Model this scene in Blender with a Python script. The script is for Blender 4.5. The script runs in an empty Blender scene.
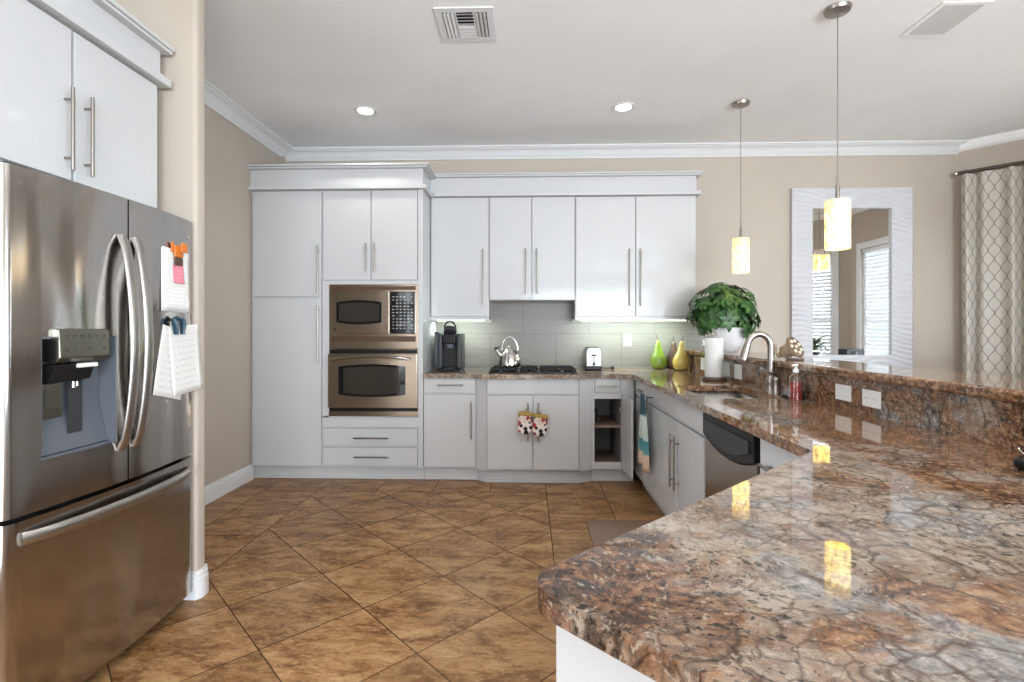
import bpy, bmesh, math, random
from mathutils import Vector, Matrix, noise as mnoise
PI = math.pi
R = math.radians
sc = bpy.context.scene
COL = sc.collection

# ------------------------------------------------------------------ camera, world, lights, exposure
cd = bpy.data.cameras.new('camera')
cam = bpy.data.objects.new('camera', cd)
COL.objects.link(cam)
cam.location = (0, 0, 1.30)
cam.rotation_euler = (R(90), 0, 0.0312)
cd.sensor_width = 36.0
cd.lens = 510.0 / 1024.0 * 36.0
cd.shift_y = -11.0 / 1024.0
cd.clip_start = 0.02
sc.camera = cam

w = bpy.data.worlds.new('World')
sc.world = w
w.use_nodes = True
bg = w.node_tree.nodes['Background']
bg.inputs['Color'].default_value = (0.80, 0.90, 1.0, 1)
bg.inputs['Strength'].default_value = 1.6

sc.view_settings.view_transform = 'Standard'
sc.view_settings.look = 'None'
sc.view_settings.exposure = 0.57
sc.view_settings.gamma = 1.0
sc.view_settings.use_curve_mapping = False


def area(name, loc, target, sx, sy, power, col=(1, 1, 1)):
    l = bpy.data.lights.new(name, 'AREA')
    l.shape = 'RECTANGLE'
    l.size, l.size_y, l.energy, l.color = sx, sy, power, col
    o = bpy.data.objects.new(name, l)
    COL.objects.link(o)
    o.location = loc
    d = Vector(target) - Vector(loc)
    o.rotation_euler = d.to_track_quat('-Z', 'Y').to_euler()
    return o


# daylight through the glazed openings behind and beside the camera, plus added fill areas
DAY = (0.86, 0.96, 1.06)
area('daylight_rear_glazing', (1.9, -7.40, 1.35), (0.2, 0, 2.6), 4.0, 2.5, 400, DAY)
area('daylight_side_glazing', (3.93, -0.9, 1.3), (0.0, 0.6, 4.8), 2.2, 2.3, 118, DAY)
area('added_ceiling_fill', (3.93, -4.45, 1.3), (0, -2.5, 5.0), 2.0, 2.3, 220, DAY)  # added fill aimed upwards to brighten the ceiling
area('added_left_fill', (-2.36, 0.80, 1.25), (-0.6, 2.60, 1.5), 1.1, 2.0, 28, DAY)  # added fill from the left to whiten the sink-run doors
area('daylight_nook_window', (5.15, 3.25, 1.5), (3, 3.25, 1.5), 1.6, 2.2, 240, DAY)
area('daylight_corner_window', (4.75, 1.61, 1.5), (3.5, 2.86, 1.5), 1.2, 2.2, 80, DAY)

# ------------------------------------------------------------------ node helpers / materials


class NT:
    def __init__(s, name):
        s.m = bpy.data.materials.new(name)
        s.m.use_nodes = True
        s.t = s.m.node_tree
        s.b = s.t.nodes['Principled BSDF']

    def set(s, sock, v):
        if hasattr(v, 'is_linked') or isinstance(v, bpy.types.NodeSocket):
            s.t.links.new(v, sock)
        else:
            sock.default_value = v

    def n(s, typ, ins=None, **props):
        nd = s.t.nodes.new('ShaderNode' + typ)
        for k, v in props.items():
            setattr(nd, k, v)
        for k, v in (ins or {}).items():
            s.set(nd.inputs[k], v)
        return nd

    def math(s, op, a, b=0.0, c=None):
        nd = s.t.nodes.new('ShaderNodeMath')
        nd.operation = op
        s.set(nd.inputs[0], a)
        s.set(nd.inputs[1], b)
        if c is not None:
            s.set(nd.inputs[2], c)
        return nd.outputs[0]

    def obj(s):
        return s.n('TexCoord').outputs['Object']

    def uv(s):
        return s.n('TexCoord').outputs['UV']

    def mapping(s, vec, scale=(1, 1, 1), loc=(0, 0, 0), rot=(0, 0, 0)):
        return s.n('Mapping', {'Vector': vec, 'Scale': scale, 'Location': loc, 'Rotation': rot}).outputs[0]

    def noise(s, vec, scale, detail=4, rough=0.55, dist=0.0):
        return s.n('TexNoise', {'Vector': vec, 'Scale': scale, 'Detail': detail, 'Roughness': rough, 'Distortion': dist})

    def ramp(s, fac, stops, interp='LINEAR'):
        nd = s.n('ValToRGB', {'Fac': fac})
        cr = nd.color_ramp
        cr.interpolation = interp
        while len(cr.elements) < len(stops):
            cr.elements.new(0.5)
        for e, (p, c) in zip(cr.elements, stops):
            e.position = p
            e.color = (*c, 1) if len(c) == 3 else c
        return nd.outputs['Color']

    def mix(s, fac, a, b, blend='MIX'):
        nd = s.n('Mix', data_type='RGBA', blend_type=blend)
        s.set(nd.inputs[0], fac)
        for i, v in ((6, a), (7, b)):
            if isinstance(v, (tuple, list)):
                v = (*v, 1) if len(v) == 3 else v
            s.set(nd.inputs[i], v)
        return nd.outputs[2]

    def vadd(s, a, b, op='ADD'):
        nd = s.n('VectorMath', operation=op)
        s.set(nd.inputs[0], a)
        if op == 'SCALE':
            s.set(nd.inputs['Scale'], b)
        else:
            s.set(nd.inputs[1], b)
        return nd.outputs[0]

    def bump(s, h, strength=0.2, dist=0.01):
        nd = s.n('Bump', {'Height': h, 'Strength': strength, 'Distance': dist})
        s.t.links.new(nd.outputs[0], s.b.inputs['Normal'])

    def out(s, **kw):
        names = {'color': 'Base Color', 'rough': 'Roughness', 'metal': 'Metallic', 'emit': 'Emission Color',
                 'estr': 'Emission Strength', 'trans': 'Transmission Weight', 'ior': 'IOR', 'coat': 'Coat Weight',
                 'spec': 'Specular IOR Level', 'alpha': 'Alpha', 'coat_rough': 'Coat Roughness', 'aniso': 'Anisotropic',
                 'sss': 'Subsurface Weight', 'sheen': 'Sheen Weight'}
        for k, v in kw.items():
            if isinstance(v, tuple) and len(v) == 3:
                v = (*v, 1)
            s.set(s.b.inputs[names[k]], v)
        return s.m


def flat(name, color, rough=0.5, metal=0.0, var=0.06, scale=6.0, **kw):
    """plain surface with a faint natural variation"""
    s = NT(name)
    nz = s.noise(s.obj(), scale, 3).outputs['Fac']
    c2 = tuple(max(0, c * (1 - var)) for c in color)
    s.out(color=s.ramp(nz, [(0.3, c2), (0.7, color)]), rough=rough, metal=metal, **kw)
    return s.m


M = {}
M['cab'] = flat('white_gloss_laminate', (0.545, 0.545, 0.545), 0.10, var=0.015, spec=0.28)
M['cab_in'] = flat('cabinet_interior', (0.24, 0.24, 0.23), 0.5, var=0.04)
M['shelfedge'] = flat('shelf_board', (0.30, 0.20, 0.15), 0.5)
M['trim'] = flat('white_trim_paint', (0.74, 0.74, 0.74), 0.35, var=0.02)
M['nickel'] = flat('satin_nickel', (0.36, 0.325, 0.295), 0.30, 1.0)
M['chrome'] = flat('polished_steel', (0.58, 0.565, 0.55), 0.12, 1.0)
M['black'] = flat('black_plastic', (0.010, 0.010, 0.011), 0.3, spec=0.25)
M['blackgloss'] = flat('black_glass', (0.006, 0.006, 0.007), 0.05)
M['iron'] = flat('cast_iron', (0.008, 0.008, 0.009), 0.5, spec=0.25)
M['darkgrey'] = flat('dark_grey_plastic', (0.035, 0.037, 0.040), 0.35, spec=0.3)
M['midgrey'] = flat('grey_plastic', (0.105, 0.115, 0.135), 0.35)
M['white'] = flat('white_plastic', (0.78, 0.78, 0.76), 0.35, var=0.02)
M['ceramic'] = flat('white_ceramic', (0.82, 0.82, 0.82), 0.12, var=0.02)
M['brownmat'] = flat('brown_vinyl', (0.215, 0.125, 0.085), 0.55, var=0.12, scale=30)
M['wood'] = flat('dark_wood', (0.10, 0.05, 0.03), 0.35, var=0.3)


def wall_paint(name, col):
    s = NT(name)
    o = s.obj()
    nz = s.noise(o, 1.3, 2).outputs['Fac']
    c2 = tuple(c * 0.96 for c in col)
    s.out(color=s.ramp(nz, [(0.35, c2), (0.65, col)]), rough=0.62)
    s.bump(s.noise(o, 70, 3).outputs['Fac'], 0.10, 0.004)
    return s.m


M['wall'] = wall_paint('beige_wall_paint', (0.470, 0.408, 0.343))
M['ceil'] = wall_paint('ceiling_paint', (0.92, 0.92, 0.92))


def m_floor():
    s = NT('travertine_floor_tile')
    o = s.obj()
    sep = s.n('SeparateXYZ', {'Vector': o})
    x, y = sep.outputs[0], sep.outputs[1]
    S = 0.4563
    u0, v0 = -1.0927, 2.6833
    dx, dy = s.math('SUBTRACT', x, u0), s.math('SUBTRACT', y, v0)
    k = 1 / math.sqrt(2) / S
    a = s.math('MULTIPLY', s.math('SUBTRACT', dx, dy), k)
    b = s.math('MULTIPLY', s.math('ADD', dx, dy), k)
    a2 = s.math('DIVIDE', s.math('SUBTRACT', x, 0.147), S)
    b2 = s.math('DIVIDE', s.math('SUBTRACT', y, 4.08), S)
    inside = s.math('MULTIPLY', s.math('GREATER_THAN', x, -1.70),
                    s.math('MULTIPLY', s.math('LESS_THAN', x, 0.147), s.math('LESS_THAN', y, 4.08)))

    def sel(p, q):
        nd = s.n('Mix', data_type='FLOAT')
        s.set(nd.inputs[0], inside)
        s.set(nd.inputs[2], q)
        s.set(nd.inputs[3], p)
        return nd.outputs[0]
    ga, gb = sel(a, a2), sel(b, b2)

    def edge(g):
        f = s.math('FRACT', g)
        return s.math('MINIMUM', f, s.math('SUBTRACT', 1.0, f))
    e = s.math('MULTIPLY', s.math('MINIMUM', edge(ga), edge(gb)), S)
    bx = s.math('MINIMUM', s.math('ABSOLUTE', s.math('SUBTRACT', x, 0.147)), s.math('ABSOLUTE', s.math('ADD', x, 1.70)))
    bx = s.math('MAXIMUM', bx, s.math('MULTIPLY', s.math('GREATER_THAN', y, 4.08), 5.0))
    by = s.math('ABSOLUTE', s.math('SUBTRACT', y, 4.08))
    e = s.math('MINIMUM', e, s.math('MINIMUM', bx, by))
    grout = s.math('LESS_THAN', e, 0.0024)
    cell = s.n('CombineXYZ', {0: s.math('FLOOR', ga), 1: s.math('FLOOR', gb), 2: inside}).outputs[0]
    wn = s.n('TexWhiteNoise', {'Vector': cell}, noise_dimensions='3D')
    off = s.vadd(wn.outputs['Color'], 20.0, 'SCALE')
    p = s.vadd(s.mapping(o, (1.0, 2.2, 1)), off)
    n1 = s.noise(p, 4.2, 10, 0.74, 0.35).outputs['Fac']
    n2 = s.noise(p, 22, 8, 0.75, 0.3).outputs['Fac']
    n3 = s.noise(s.mapping(p, (1, 2.4, 1)), 30, 6, 0.72, 0.4).outputs['Fac']
    base = s.ramp(n1, [(0.34, (0.105, 0.042, 0.014)), (0.45, (0.205, 0.095, 0.034)), (0.53, (0.315, 0.168, 0.068)), (0.66, (0.42, 0.258, 0.125))])
    c = s.mix(s.math('MULTIPLY', s.ramp(n2, [(0.50, (0, 0, 0)), (0.60, (1, 1, 1))]), 0.55), base, (0.43, 0.265, 0.125))
    c = s.mix(s.math('MULTIPLY', s.ramp(n3, [(0.54, (0, 0, 0)), (0.61, (1, 1, 1))]), 0.55), c, (0.135, 0.058, 0.022))
    tone = s.math('ADD', s.math('MULTIPLY', wn.outputs['Value'], 0.22), 0.89)
    c = s.mix(1.0, c, s.n('CombineColor', {0: tone, 1: tone, 2: tone}).outputs[0], 'MULTIPLY')
    c = s.mix(grout, c, (0.055, 0.026, 0.013))
    s.out(color=c, rough=s.math('ADD', s.math('MULTIPLY', grout, 0.4), s.math('ADD', 0.24, s.math('MULTIPLY', n2, 0.2))), spec=0.25)
    h = s.math('ADD', s.math('MULTIPLY', s.math('MINIMUM', e, 0.006), 80.0), s.math('MULTIPLY', n2, 0.25))
    s.bump(h, 0.25, 0.004)
    return s.m


M['floor'] = m_floor()


def m_granite(name, shift=(0, 0, 0), warm=0.5, rough=0.035, grain=0.0, streak=1.0, worktop=False):
    s = NT(name)
    o = s.mapping(s.obj(), loc=shift)

    def warp(v, scale, amt, det=3):
        c = s.noise(v, scale, det, 0.6).outputs['Color']
        return s.vadd(v, s.vadd(s.vadd(c, (0.5, 0.5, 0.5), 'SUBTRACT'), amt, 'SCALE'))

    def nz(v, ofs, scale, det=5, rough=0.6, dist=0.0):
        return s.noise(s.vadd(v, ofs), scale, det, rough, dist).outputs['Fac']

    def mask(f, lo, hi):
        return s.ramp(f, [(lo, (0, 0, 0)), (hi, (1, 1, 1))])
    p = warp(o, 2.5, 0.16)
    q = warp(p, 22, 0.022)
    mid = nz(q, (0, 0, 0), 9.0, 9, 0.76)
    fine = nz(q, (3, 1, 2), 38, 7, 0.76)
    # cream to taupe ground
    c = s.ramp(mid, [(0.30, (0.085, 0.048, 0.030)), (0.40, (0.20, 0.125, 0.085)), (0.47, (0.27, 0.195, 0.145)), (0.57, (0.39, 0.325, 0.26)), (0.70, (0.32, 0.285, 0.25))])
    # rust and toffee areas
    rn = nz(p, (7.3, 2.1, 0.4), 2.6, 6, 0.66)
    gn = nz(p, (1.3, 9.1, 3.4), 3.2, 6, 0.66)
    tip = 0.0
    if worktop:
        # the slab turns golden towards the bar and smoky at the peninsula corner
        sx = s.n('SeparateXYZ', {'Vector': o})
        rn = s.math('ADD', rn, s.math('MULTIPLY', s.math('SUBTRACT', sx.outputs[0], 0.85), 0.17))
        gn = s.math('SUBTRACT', gn, s.math('MULTIPLY', s.math('MAXIMUM', s.math('SUBTRACT', sx.outputs[0], 0.95), 0.0), 0.25))
        dx, dy = s.math('SUBTRACT', sx.outputs[0], 0.05), s.math('SUBTRACT', sx.outputs[1], 0.78)
        rr = s.math('SQRT', s.math('ADD', s.math('MULTIPLY', dx, dx), s.math('MULTIPLY', dy, dy)))
        tip = s.math('MAXIMUM', s.math('SUBTRACT', 0.10, s.math('MULTIPLY', rr, 0.30)), 0.0)
        rn = s.math('ADD', rn, s.math('MULTIPLY', tip, 2.6))
        gn = s.math('SUBTRACT', gn, s.math('MULTIPLY', tip, 2.5))
    rf = mask(rn, 0.54 - 0.16 * warm, 0.60 - 0.12 * warm)
    rust = s.ramp(s.math('SUBTRACT', fine, s.math('MULTIPLY', tip, 0.8)), [(0.34, (0.025, 0.011, 0.007)), (0.44, (0.13, 0.048, 0.020)), (0.53, (0.27, 0.125, 0.052)), (0.64, (0.43, 0.27, 0.145))])
    c = s.mix(s.math('MULTIPLY', rf, 0.88), c, rust)
    # blue-grey clouds
    gf = mask(gn, 0.52, 0.58)
    c = s.mix(s.math('MULTIPLY', gf, 0.80), c, s.ramp(fine, [(0.36, (0.07, 0.07, 0.075)), (0.5, (0.22, 0.215, 0.215)), (0.64, (0.43, 0.42, 0.41))]))
    # fracture veins, two sizes
    for sc_, wd, ofs, am in ((8.5, 0.036, (4.4, 4.4, 1.0), 0.85), (19.0, 0.046, (8.4, 1.4, 2.0), 0.7)):
        vo = s.n('TexVoronoi', {'Vector': q, 'Scale': sc_}, feature='DISTANCE_TO_EDGE')
        vn = s.ramp(vo.outputs['Distance'], [(0.0, (1, 1, 1)), (wd * 0.5, (0.6, 0.6, 0.6)), (wd * 1.4, (0, 0, 0))])
        vm = mask(nz(p, ofs, 3.4, 4, 0.6), 0.44, 0.54)
        c = s.mix(s.math('MULTIPLY', s.math('MULTIPLY', vn, vm), am), c, (0.060, 0.028, 0.016))
    # dark smoky streaks
    st = s.noise(s.mapping(q, (1.0, 1.8, 1), rot=(0, 0, 0.5)), 5.5, 9, 0.76, 0.2).outputs['Fac']
    st = s.math('ADD', st, tip)
    c = s.mix(s.math('MULTIPLY', mask(st, 0.575, 0.635), 0.82 * streak), c, (0.032, 0.018, 0.013))
    # mineral grains, in drifts
    dm = mask(s.math('ADD', nz(p, (2.2, 5.5, 8.0), 3.0, 4, 0.6), s.math('ADD', tip, grain)), 0.42, 0.56)
    dk = mask(nz(q, (5, 5, 1), 70, 6, 0.72), 0.545, 0.585)
    c = s.mix(s.math('MULTIPLY', s.math('MULTIPLY', dk, dm), 0.92), c, (0.014, 0.011, 0.010))
    lt = mask(nz(q, (3, 3, 3), 70, 6, 0.70), 0.575, 0.63)
    c = s.mix(s.math('MULTIPLY', lt, 0.45), c, (0.60, 0.51, 0.40))
    s.out(color=c, rough=rough, spec=0.62)
    return s.m


M['granite'] = m_granite('polished_granite', (0, 0, 0), 0.5, worktop=True)
M['granite_bar'] = m_granite('polished_granite_riser', (3.1, 0.7, 1.3), 0.95, 0.07, 0.15, 0.5)


def m_steel(name, col, rough, axis=2, wav=0.0):
    s = NT(name)
    o = s.obj()
    sc_ = [60, 60, 60]
    sc_[axis] = 1.2
    br = s.noise(s.mapping(o, tuple(sc_)), 3.0, 3, 0.6).outputs['Fac']
    s.out(color=s.ramp(br, [(0.3, tuple(c * 0.93 for c in col)), (0.7, col)]), metal=1.0,
          rough=s.math('ADD', rough - 0.03, s.math('MULTIPLY', br, 0.06)))
    if wav:
        s.bump(s.noise(s.mapping(o, (3.0, 3.0, 0.55)), 1.6, 1, 0.4).outputs['Fac'], wav, 0.03)
    return s.m


M['fridge'] = m_steel('brushed_stainless_fridge', (0.44, 0.415, 0.39), 0.15, 2, 1.0)
M['steel'] = m_steel('brushed_stainless_warm', (0.44, 0.365, 0.29), 0.24, 0)
M['steelv'] = m_steel('brushed_stainless', (0.48, 0.43, 0.375), 0.22, 2)
M['steeldark'] = m_steel('brushed_stainless_panel', (0.24, 0.23, 0.20), 0.30, 0)
M['handlesteel'] = m_steel('brushed_handle_steel', (0.42, 0.40, 0.38), 0.30, 2)
M['sinksteel'] = m_steel('sink_stainless', (0.62, 0.61, 0.60), 0.26, 0)


def m_tile():
    s = NT('glazed_backsplash_tile')
    o = s.obj()
    sep = s.n('SeparateXYZ', {'Vector': o})
    x, z = sep.outputs[0], sep.outputs[2]
    W, H = 0.64, 0.305
    row = s.math('DIVIDE', s.math('SUBTRACT', z, 1.261), H)
    fr = s.math('FLOOR', row)
    odd = s.math('MODULO', s.math('ADD', fr, 10.0), 2.0)
    col = s.math('ADD', s.math('DIVIDE', s.math('SUBTRACT', x, -0.048), W), s.math('MULTIPLY', odd, 0.5))

    def edge(g):
        f = s.math('FRACT', g)
        return s.math('MINIMUM', f, s.math('SUBTRACT', 1.0, f))
    e = s.math('MINIMUM', s.math('MULTIPLY', edge(row), H), s.math('MULTIPLY', edge(col), W))
    g = s.math('LESS_THAN', e, 0.0032)
    st = s.noise(s.mapping(o, (0.9, 1, 18)), 3.0, 4, 0.5, 0.2).outputs['Fac']
    c = s.ramp(st, [(0.3, (0.182, 0.160, 0.143)), (0.55, (0.20, 0.177, 0.159)), (0.75, (0.218, 0.194, 0.175))])
    c = s.mix(g, c, (0.135, 0.12, 0.108))
    s.out(color=c, rough=0.32, spec=0.30)
    s.bump(s.math('MINIMUM', e, 0.004), 0.5, 0.3)
    return s.m


M['tile'] = m_tile()


def m_shade():
    s = NT('lit_mosaic_glass')
    o = s.obj()
    v = s.mapping(o, (1, 1, 0.36))
    vo = s.n('TexVoronoi', {'Vector': v, 'Scale': 130.0})
    n = s.noise(v, 60, 3, 0.6).outputs['Fac']
    z = s.n('SeparateXYZ', {'Vector': o}).outputs[2]
    # amber chips denser near the top edge of the glass
    topf = s.math('MULTIPLY', s.math('MAXIMUM', s.math('SUBTRACT', z, 0.15), 0.0), 1.7)
    k = s.math('ADD', n, topf)
    chip = s.ramp(k, [(0.49, (0, 0, 0)), (0.58, (1, 1, 1))])
    col = s.mix(chip, (1.0, 0.66, 0.135), (0.19, 0.105, 0.018))
    dark = s.ramp(vo.outputs['Distance'], [(0.0, (0.16, 0.13, 0.10)), (0.24, (0.35, 0.33, 0.30)), (0.30, (1, 1, 1))])
    col = s.mix(1.0, col, dark, 'MULTIPLY')
    s.out(color=(0.8, 0.7, 0.5), rough=0.25, emit=col, estr=3.0)
    return s.m


M['shade'] = m_shade()


def m_emit(name, col, st):
    s = NT(name)
    s.out(color=(0.8, 0.8, 0.8), emit=col, estr=st)
    return s.m


M['canlight'] = m_emit('recessed_lamp_lens', (1, 0.97, 0.92), 9)
M['led'] = m_emit('led_strip_lens', (0.86, 1.0, 0.93), 4.0)
M['bulb'] = m_emit('warm_bulb', (1, 0.78, 0.45), 12)


def m_curtain():
    s = NT('trellis_curtain_fabric')
    uv = s.uv()
    sep = s.n('SeparateXYZ', {'Vector': uv})
    u, v = sep.outputs[0], sep.outputs[1]
    P = 0.056
    A = P * 0.46
    sn = s.math('MULTIPLY', s.math('SINE', s.math('MULTIPLY', v, 2 * PI / 0.165)), A)

    def fam(sign, ofs):
        q = s.math('ADD', s.math('MULTIPLY', sn, sign), ofs)
        g = s.math('DIVIDE', s.math('SUBTRACT', u, q), 2 * P)
        f = s.math('FRACT', g)
        return s.math('MULTIPLY', s.math('MINIMUM', f, s.math('SUBTRACT', 1.0, f)), 2 * P)
    d = s.math('MINIMUM', fam(1.0, 0.0), fam(-1.0, P))
    line = s.ramp(d, [(0.0038, (1, 1, 1)), (0.0062, (0, 0, 0))])
    nz = s.noise(s.mapping(uv, (300, 300, 1)), 1.0, 2).outputs['Fac']
    base = s.ramp(nz, [(0.3, (0.50, 0.46, 0.40)), (0.7, (0.60, 0.56, 0.50))])
    c = s.mix(line, base, (0.27, 0.23, 0.19))
    s.out(color=c, rough=0.8, sheen=0.2)
    return s.m


M['curtain'] = m_curtain()
M['mirror'] = flat('silvered_glass', (0.90, 0.91, 0.91), 0.0, 1.0, var=0.0)


def m_glass(name, col=(1, 1, 1), rough=0.0):
    s = NT(name)
    nz = s.noise(s.obj(), 4, 2).outputs['Fac']
    s.out(color=col, trans=1.0, rough=s.math('ADD', rough, s.math('MULTIPLY', nz, 0.005)), ior=1.45)
    return s.m


M['glass'] = m_glass('clear_glass')


def m_pane():
    """thin window glass: mostly clear with a faint reflection"""
    s = NT('window_glass')
    tr = s.n('BsdfTransparent')
    gl = s.n('BsdfGlossy', {'Roughness': 0.02})
    fr = s.n('Fresnel', {'IOR': 1.45})
    mx = s.n('MixShader', {0: fr.outputs[0], 1: tr.outputs[0], 2: gl.outputs[0]})
    outn = [n for n in s.t.nodes if n.type == 'OUTPUT_MATERIAL'][0]
    s.t.links.new(mx.outputs[0], outn.inputs['Surface'])
    return s.m


M['pane'] = m_pane()


def m_leaf(name, dark, light):
    s = NT(name)
    nz = s.noise(s.obj(), 14, 4, 0.6).outputs['Fac']
    s.out(color=s.ramp(nz, [(0.36, dark), (0.68, light)]), rough=0.38, spec=0.35)
    return s.m


M['leaf'] = m_leaf('schefflera_leaf', (0.010, 0.040, 0.010), (0.070, 0.165, 0.040))
M['leaf2'] = m_leaf('pale_leaf', (0.08, 0.17, 0.06), (0.25, 0.38, 0.17))
M['stem'] = flat('plant_stem', (0.10, 0.12, 0.05), 0.6)
M['soil'] = flat('potting_soil', (0.03, 0.02, 0.014), 0.9, var=0.5, scale=60)


def m_pear(name, lo, hi, scale=3.0):
    s = NT(name)
    nz = s.noise(s.obj(), scale * 4, 4, 0.6).outputs['Fac']
    s.out(color=s.ramp(nz, [(0.35, lo), (0.65, hi)]), rough=0.16, coat=0.5)
    return s.m


M['pear_green'] = m_pear('green_glazed_pear', (0.11, 0.17, 0.012), (0.20, 0.27, 0.03))
M['pear_yellow'] = m_pear('yellow_glazed_pear', (0.47, 0.32, 0.06), (0.60, 0.46, 0.14))
M['pear_brown'] = m_pear('brown_glazed_pear', (0.035, 0.018, 0.012), (0.11, 0.055, 0.032))


def m_paper(name, lines, pink=False):
    s = NT(name)
    uv = s.uv()
    sep = s.n('SeparateXYZ', {'Vector': uv})
    u, v = sep.outputs[0], sep.outputs[1]
    rows = s.math('FRACT', s.math('MULTIPLY', v, lines))
    inrow = s.math('LESS_THAN', s.math('ABSOLUTE', s.math('SUBTRACT', rows, 0.5)), 0.16)
    wr = s.noise(s.n('CombineXYZ', {0: s.math('MULTIPLY', u, 9.0), 1: s.math('FLOOR', s.math('MULTIPLY', v, lines)), 2: 0.0}).outputs[0], 2.0, 3, 0.7).outputs['Fac']
    mk = s.math('MULTIPLY', s.math('MULTIPLY', inrow, s.math('GREATER_THAN', wr, 0.5)),
                s.math('LESS_THAN', s.math('ABSOLUTE', s.math('SUBTRACT', u, 0.5)), 0.36))
    if pink:
        c = s.mix(s.math('MULTIPLY', mk, 0.55), (0.80, 0.22, 0.30), (0.85, 0.62, 0.62))
    else:
        c = s.mix(s.math('MULTIPLY', mk, 0.30), (0.78, 0.77, 0.74), (0.30, 0.33, 0.36))
    s.out(color=c, rough=0.7)
    return s.m


M['paper'] = m_paper('printed_paper', 16)
M['paper2'] = m_paper('handwritten_note', 11)
M['pink'] = m_paper('pink_sticky_note', 5, True)
M['orange'] = flat('orange_plastic', (0.62, 0.16, 0.012), 0.35, var=0.3)
M['navy'] = flat('dark_teal_plastic', (0.012, 0.045, 0.075), 0.35)


def m_towel():
    s = NT('striped_tea_towel')
    o = s.obj()
    z = s.n('SeparateXYZ', {'Vector': o}).outputs[2]
    nz = s.noise(o, 18, 3).outputs['Fac']
    zz = s.math('ADD', z, s.math('MULTIPLY', s.math('SUBTRACT', nz, 0.5), 0.03))
    c = s.ramp(s.math('DIVIDE', zz, 0.56), [(0.0, (0.62, 0.40, 0.27)), (0.19, (0.66, 0.50, 0.37)), (0.21, (0.10, 0.30, 0.31)), (0.36, (0.035, 0.20, 0.23)),
                                            (0.385, (0.45, 0.56, 0.52)), (0.66, (0.50, 0.58, 0.55)), (0.69, (0.012, 0.06, 0.085)), (1.0, (0.010, 0.045, 0.065))], 'LINEAR')
    s.out(color=c, rough=0.85, sheen=0.2)
    return s.m


M['towel'] = m_towel()


def m_mitt():
    s = NT('spotted_pot_holder_fabric')
    o = s.obj()
    vo = s.n('TexVoronoi', {'Vector': s.mapping(o, (1, 0.3, 1)), 'Scale': 27.0})
    r = s.n('SeparateXYZ', {'Vector': vo.outputs['Color']}).outputs[0]
    blot = s.math('LESS_THAN', vo.outputs['Distance'], 0.55)
    c = s.ramp(r, [(0.0, (0.012, 0.012, 0.014)), (0.42, (0.36, 0.03, 0.035)), (0.56, (0.62, 0.52, 0.46)), (0.8, (0.02, 0.02, 0.022))], 'CONSTANT')
    s.out(color=s.mix(blot, (0.72, 0.64, 0.58), c), rough=0.85)
    return s.m


M['mitt'] = m_mitt()
M['mustard'] = flat('mustard_cloth', (0.42, 0.27, 0.06), 0.85, var=0.2, scale=40)
M['soap'] = flat('red_liquid_soap', (0.42, 0.035, 0.025), 0.12, var=0.1)
M['podbrown'] = flat('bronze_pod', (0.17, 0.095, 0.045), 0.35, var=0.4, scale=30)
M['podtan'] = flat('pale_pod_husk', (0.52, 0.41, 0.29), 0.5, var=0.2, scale=12)
M['podseed'] = flat('pearl_bead', (0.80, 0.74, 0.62), 0.2)
M['frame'] = flat('white_carved_frame', (0.56, 0.56, 0.575), 0.4, var=0.02)
def m_blind():
    s = NT('white_blind_slat')
    tr = s.n('BsdfTranslucent', {'Color': (0.85, 0.88, 0.9, 1)})
    s.out(color=(0.82, 0.83, 0.84), rough=0.5)
    mx = s.n('MixShader', {0: 0.14, 1: s.b.outputs[0], 2: tr.outputs[0]})
    outn = [n for n in s.t.nodes if n.type == 'OUTPUT_MATERIAL'][0]
    s.t.links.new(mx.outputs[0], outn.inputs['Surface'])
    return s.m


M['blind'] = m_blind()
M['grass'] = flat('lawn', (0.10, 0.19, 0.05), 0.9, var=0.4)
M['bronze'] = flat('bronze_rod', (0.12, 0.10, 0.085), 0.35, 0.9)
M['ovenglass'] = flat('oven_window_glass', (0.035, 0.030, 0.024), 0.06)


def m_print(name, base, ink, cx, cz, x0, x1, z0, z1, thr, rough, spec=0.5):
    """panel with rows of small printed legends between x0..x1, z0..z1 (object space)"""
    s = NT(name)
    sep = s.n('SeparateXYZ', {'Vector': s.obj()})
    x, z = sep.outputs[0], sep.outputs[2]
    gx, gz = s.math('DIVIDE', s.math('SUBTRACT', x, x0), cx), s.math('DIVIDE', s.math('SUBTRACT', z, z0), cz)
    wn = s.n('TexWhiteNoise', {'Vector': s.n('CombineXYZ', {0: s.math('FLOOR', gx), 1: s.math('FLOOR', gz), 2: 0.0}).outputs[0]}, noise_dimensions='3D').outputs['Value']
    hw = s.math('ADD', 0.12, s.math('MULTIPLY', wn, 0.22))
    m = s.math('LESS_THAN', s.math('ABSOLUTE', s.math('SUBTRACT', s.math('FRACT', gx), 0.5)), hw)
    m = s.math('MULTIPLY', m, s.math('LESS_THAN', s.math('ABSOLUTE', s.math('SUBTRACT', s.math('FRACT', gz), 0.5)), 0.15))
    m = s.math('MULTIPLY', m, s.math('GREATER_THAN', wn, thr))
    for a, b, op in ((x, x0, 'GREATER_THAN'), (x, x1, 'LESS_THAN'), (z, z0, 'GREATER_THAN'), (z, z1, 'LESS_THAN')):
        m = s.math('MULTIPLY', m, s.math(op, a, b))
    s.out(color=s.mix(m, base, ink), rough=rough, spec=spec)
    return s, m


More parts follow.
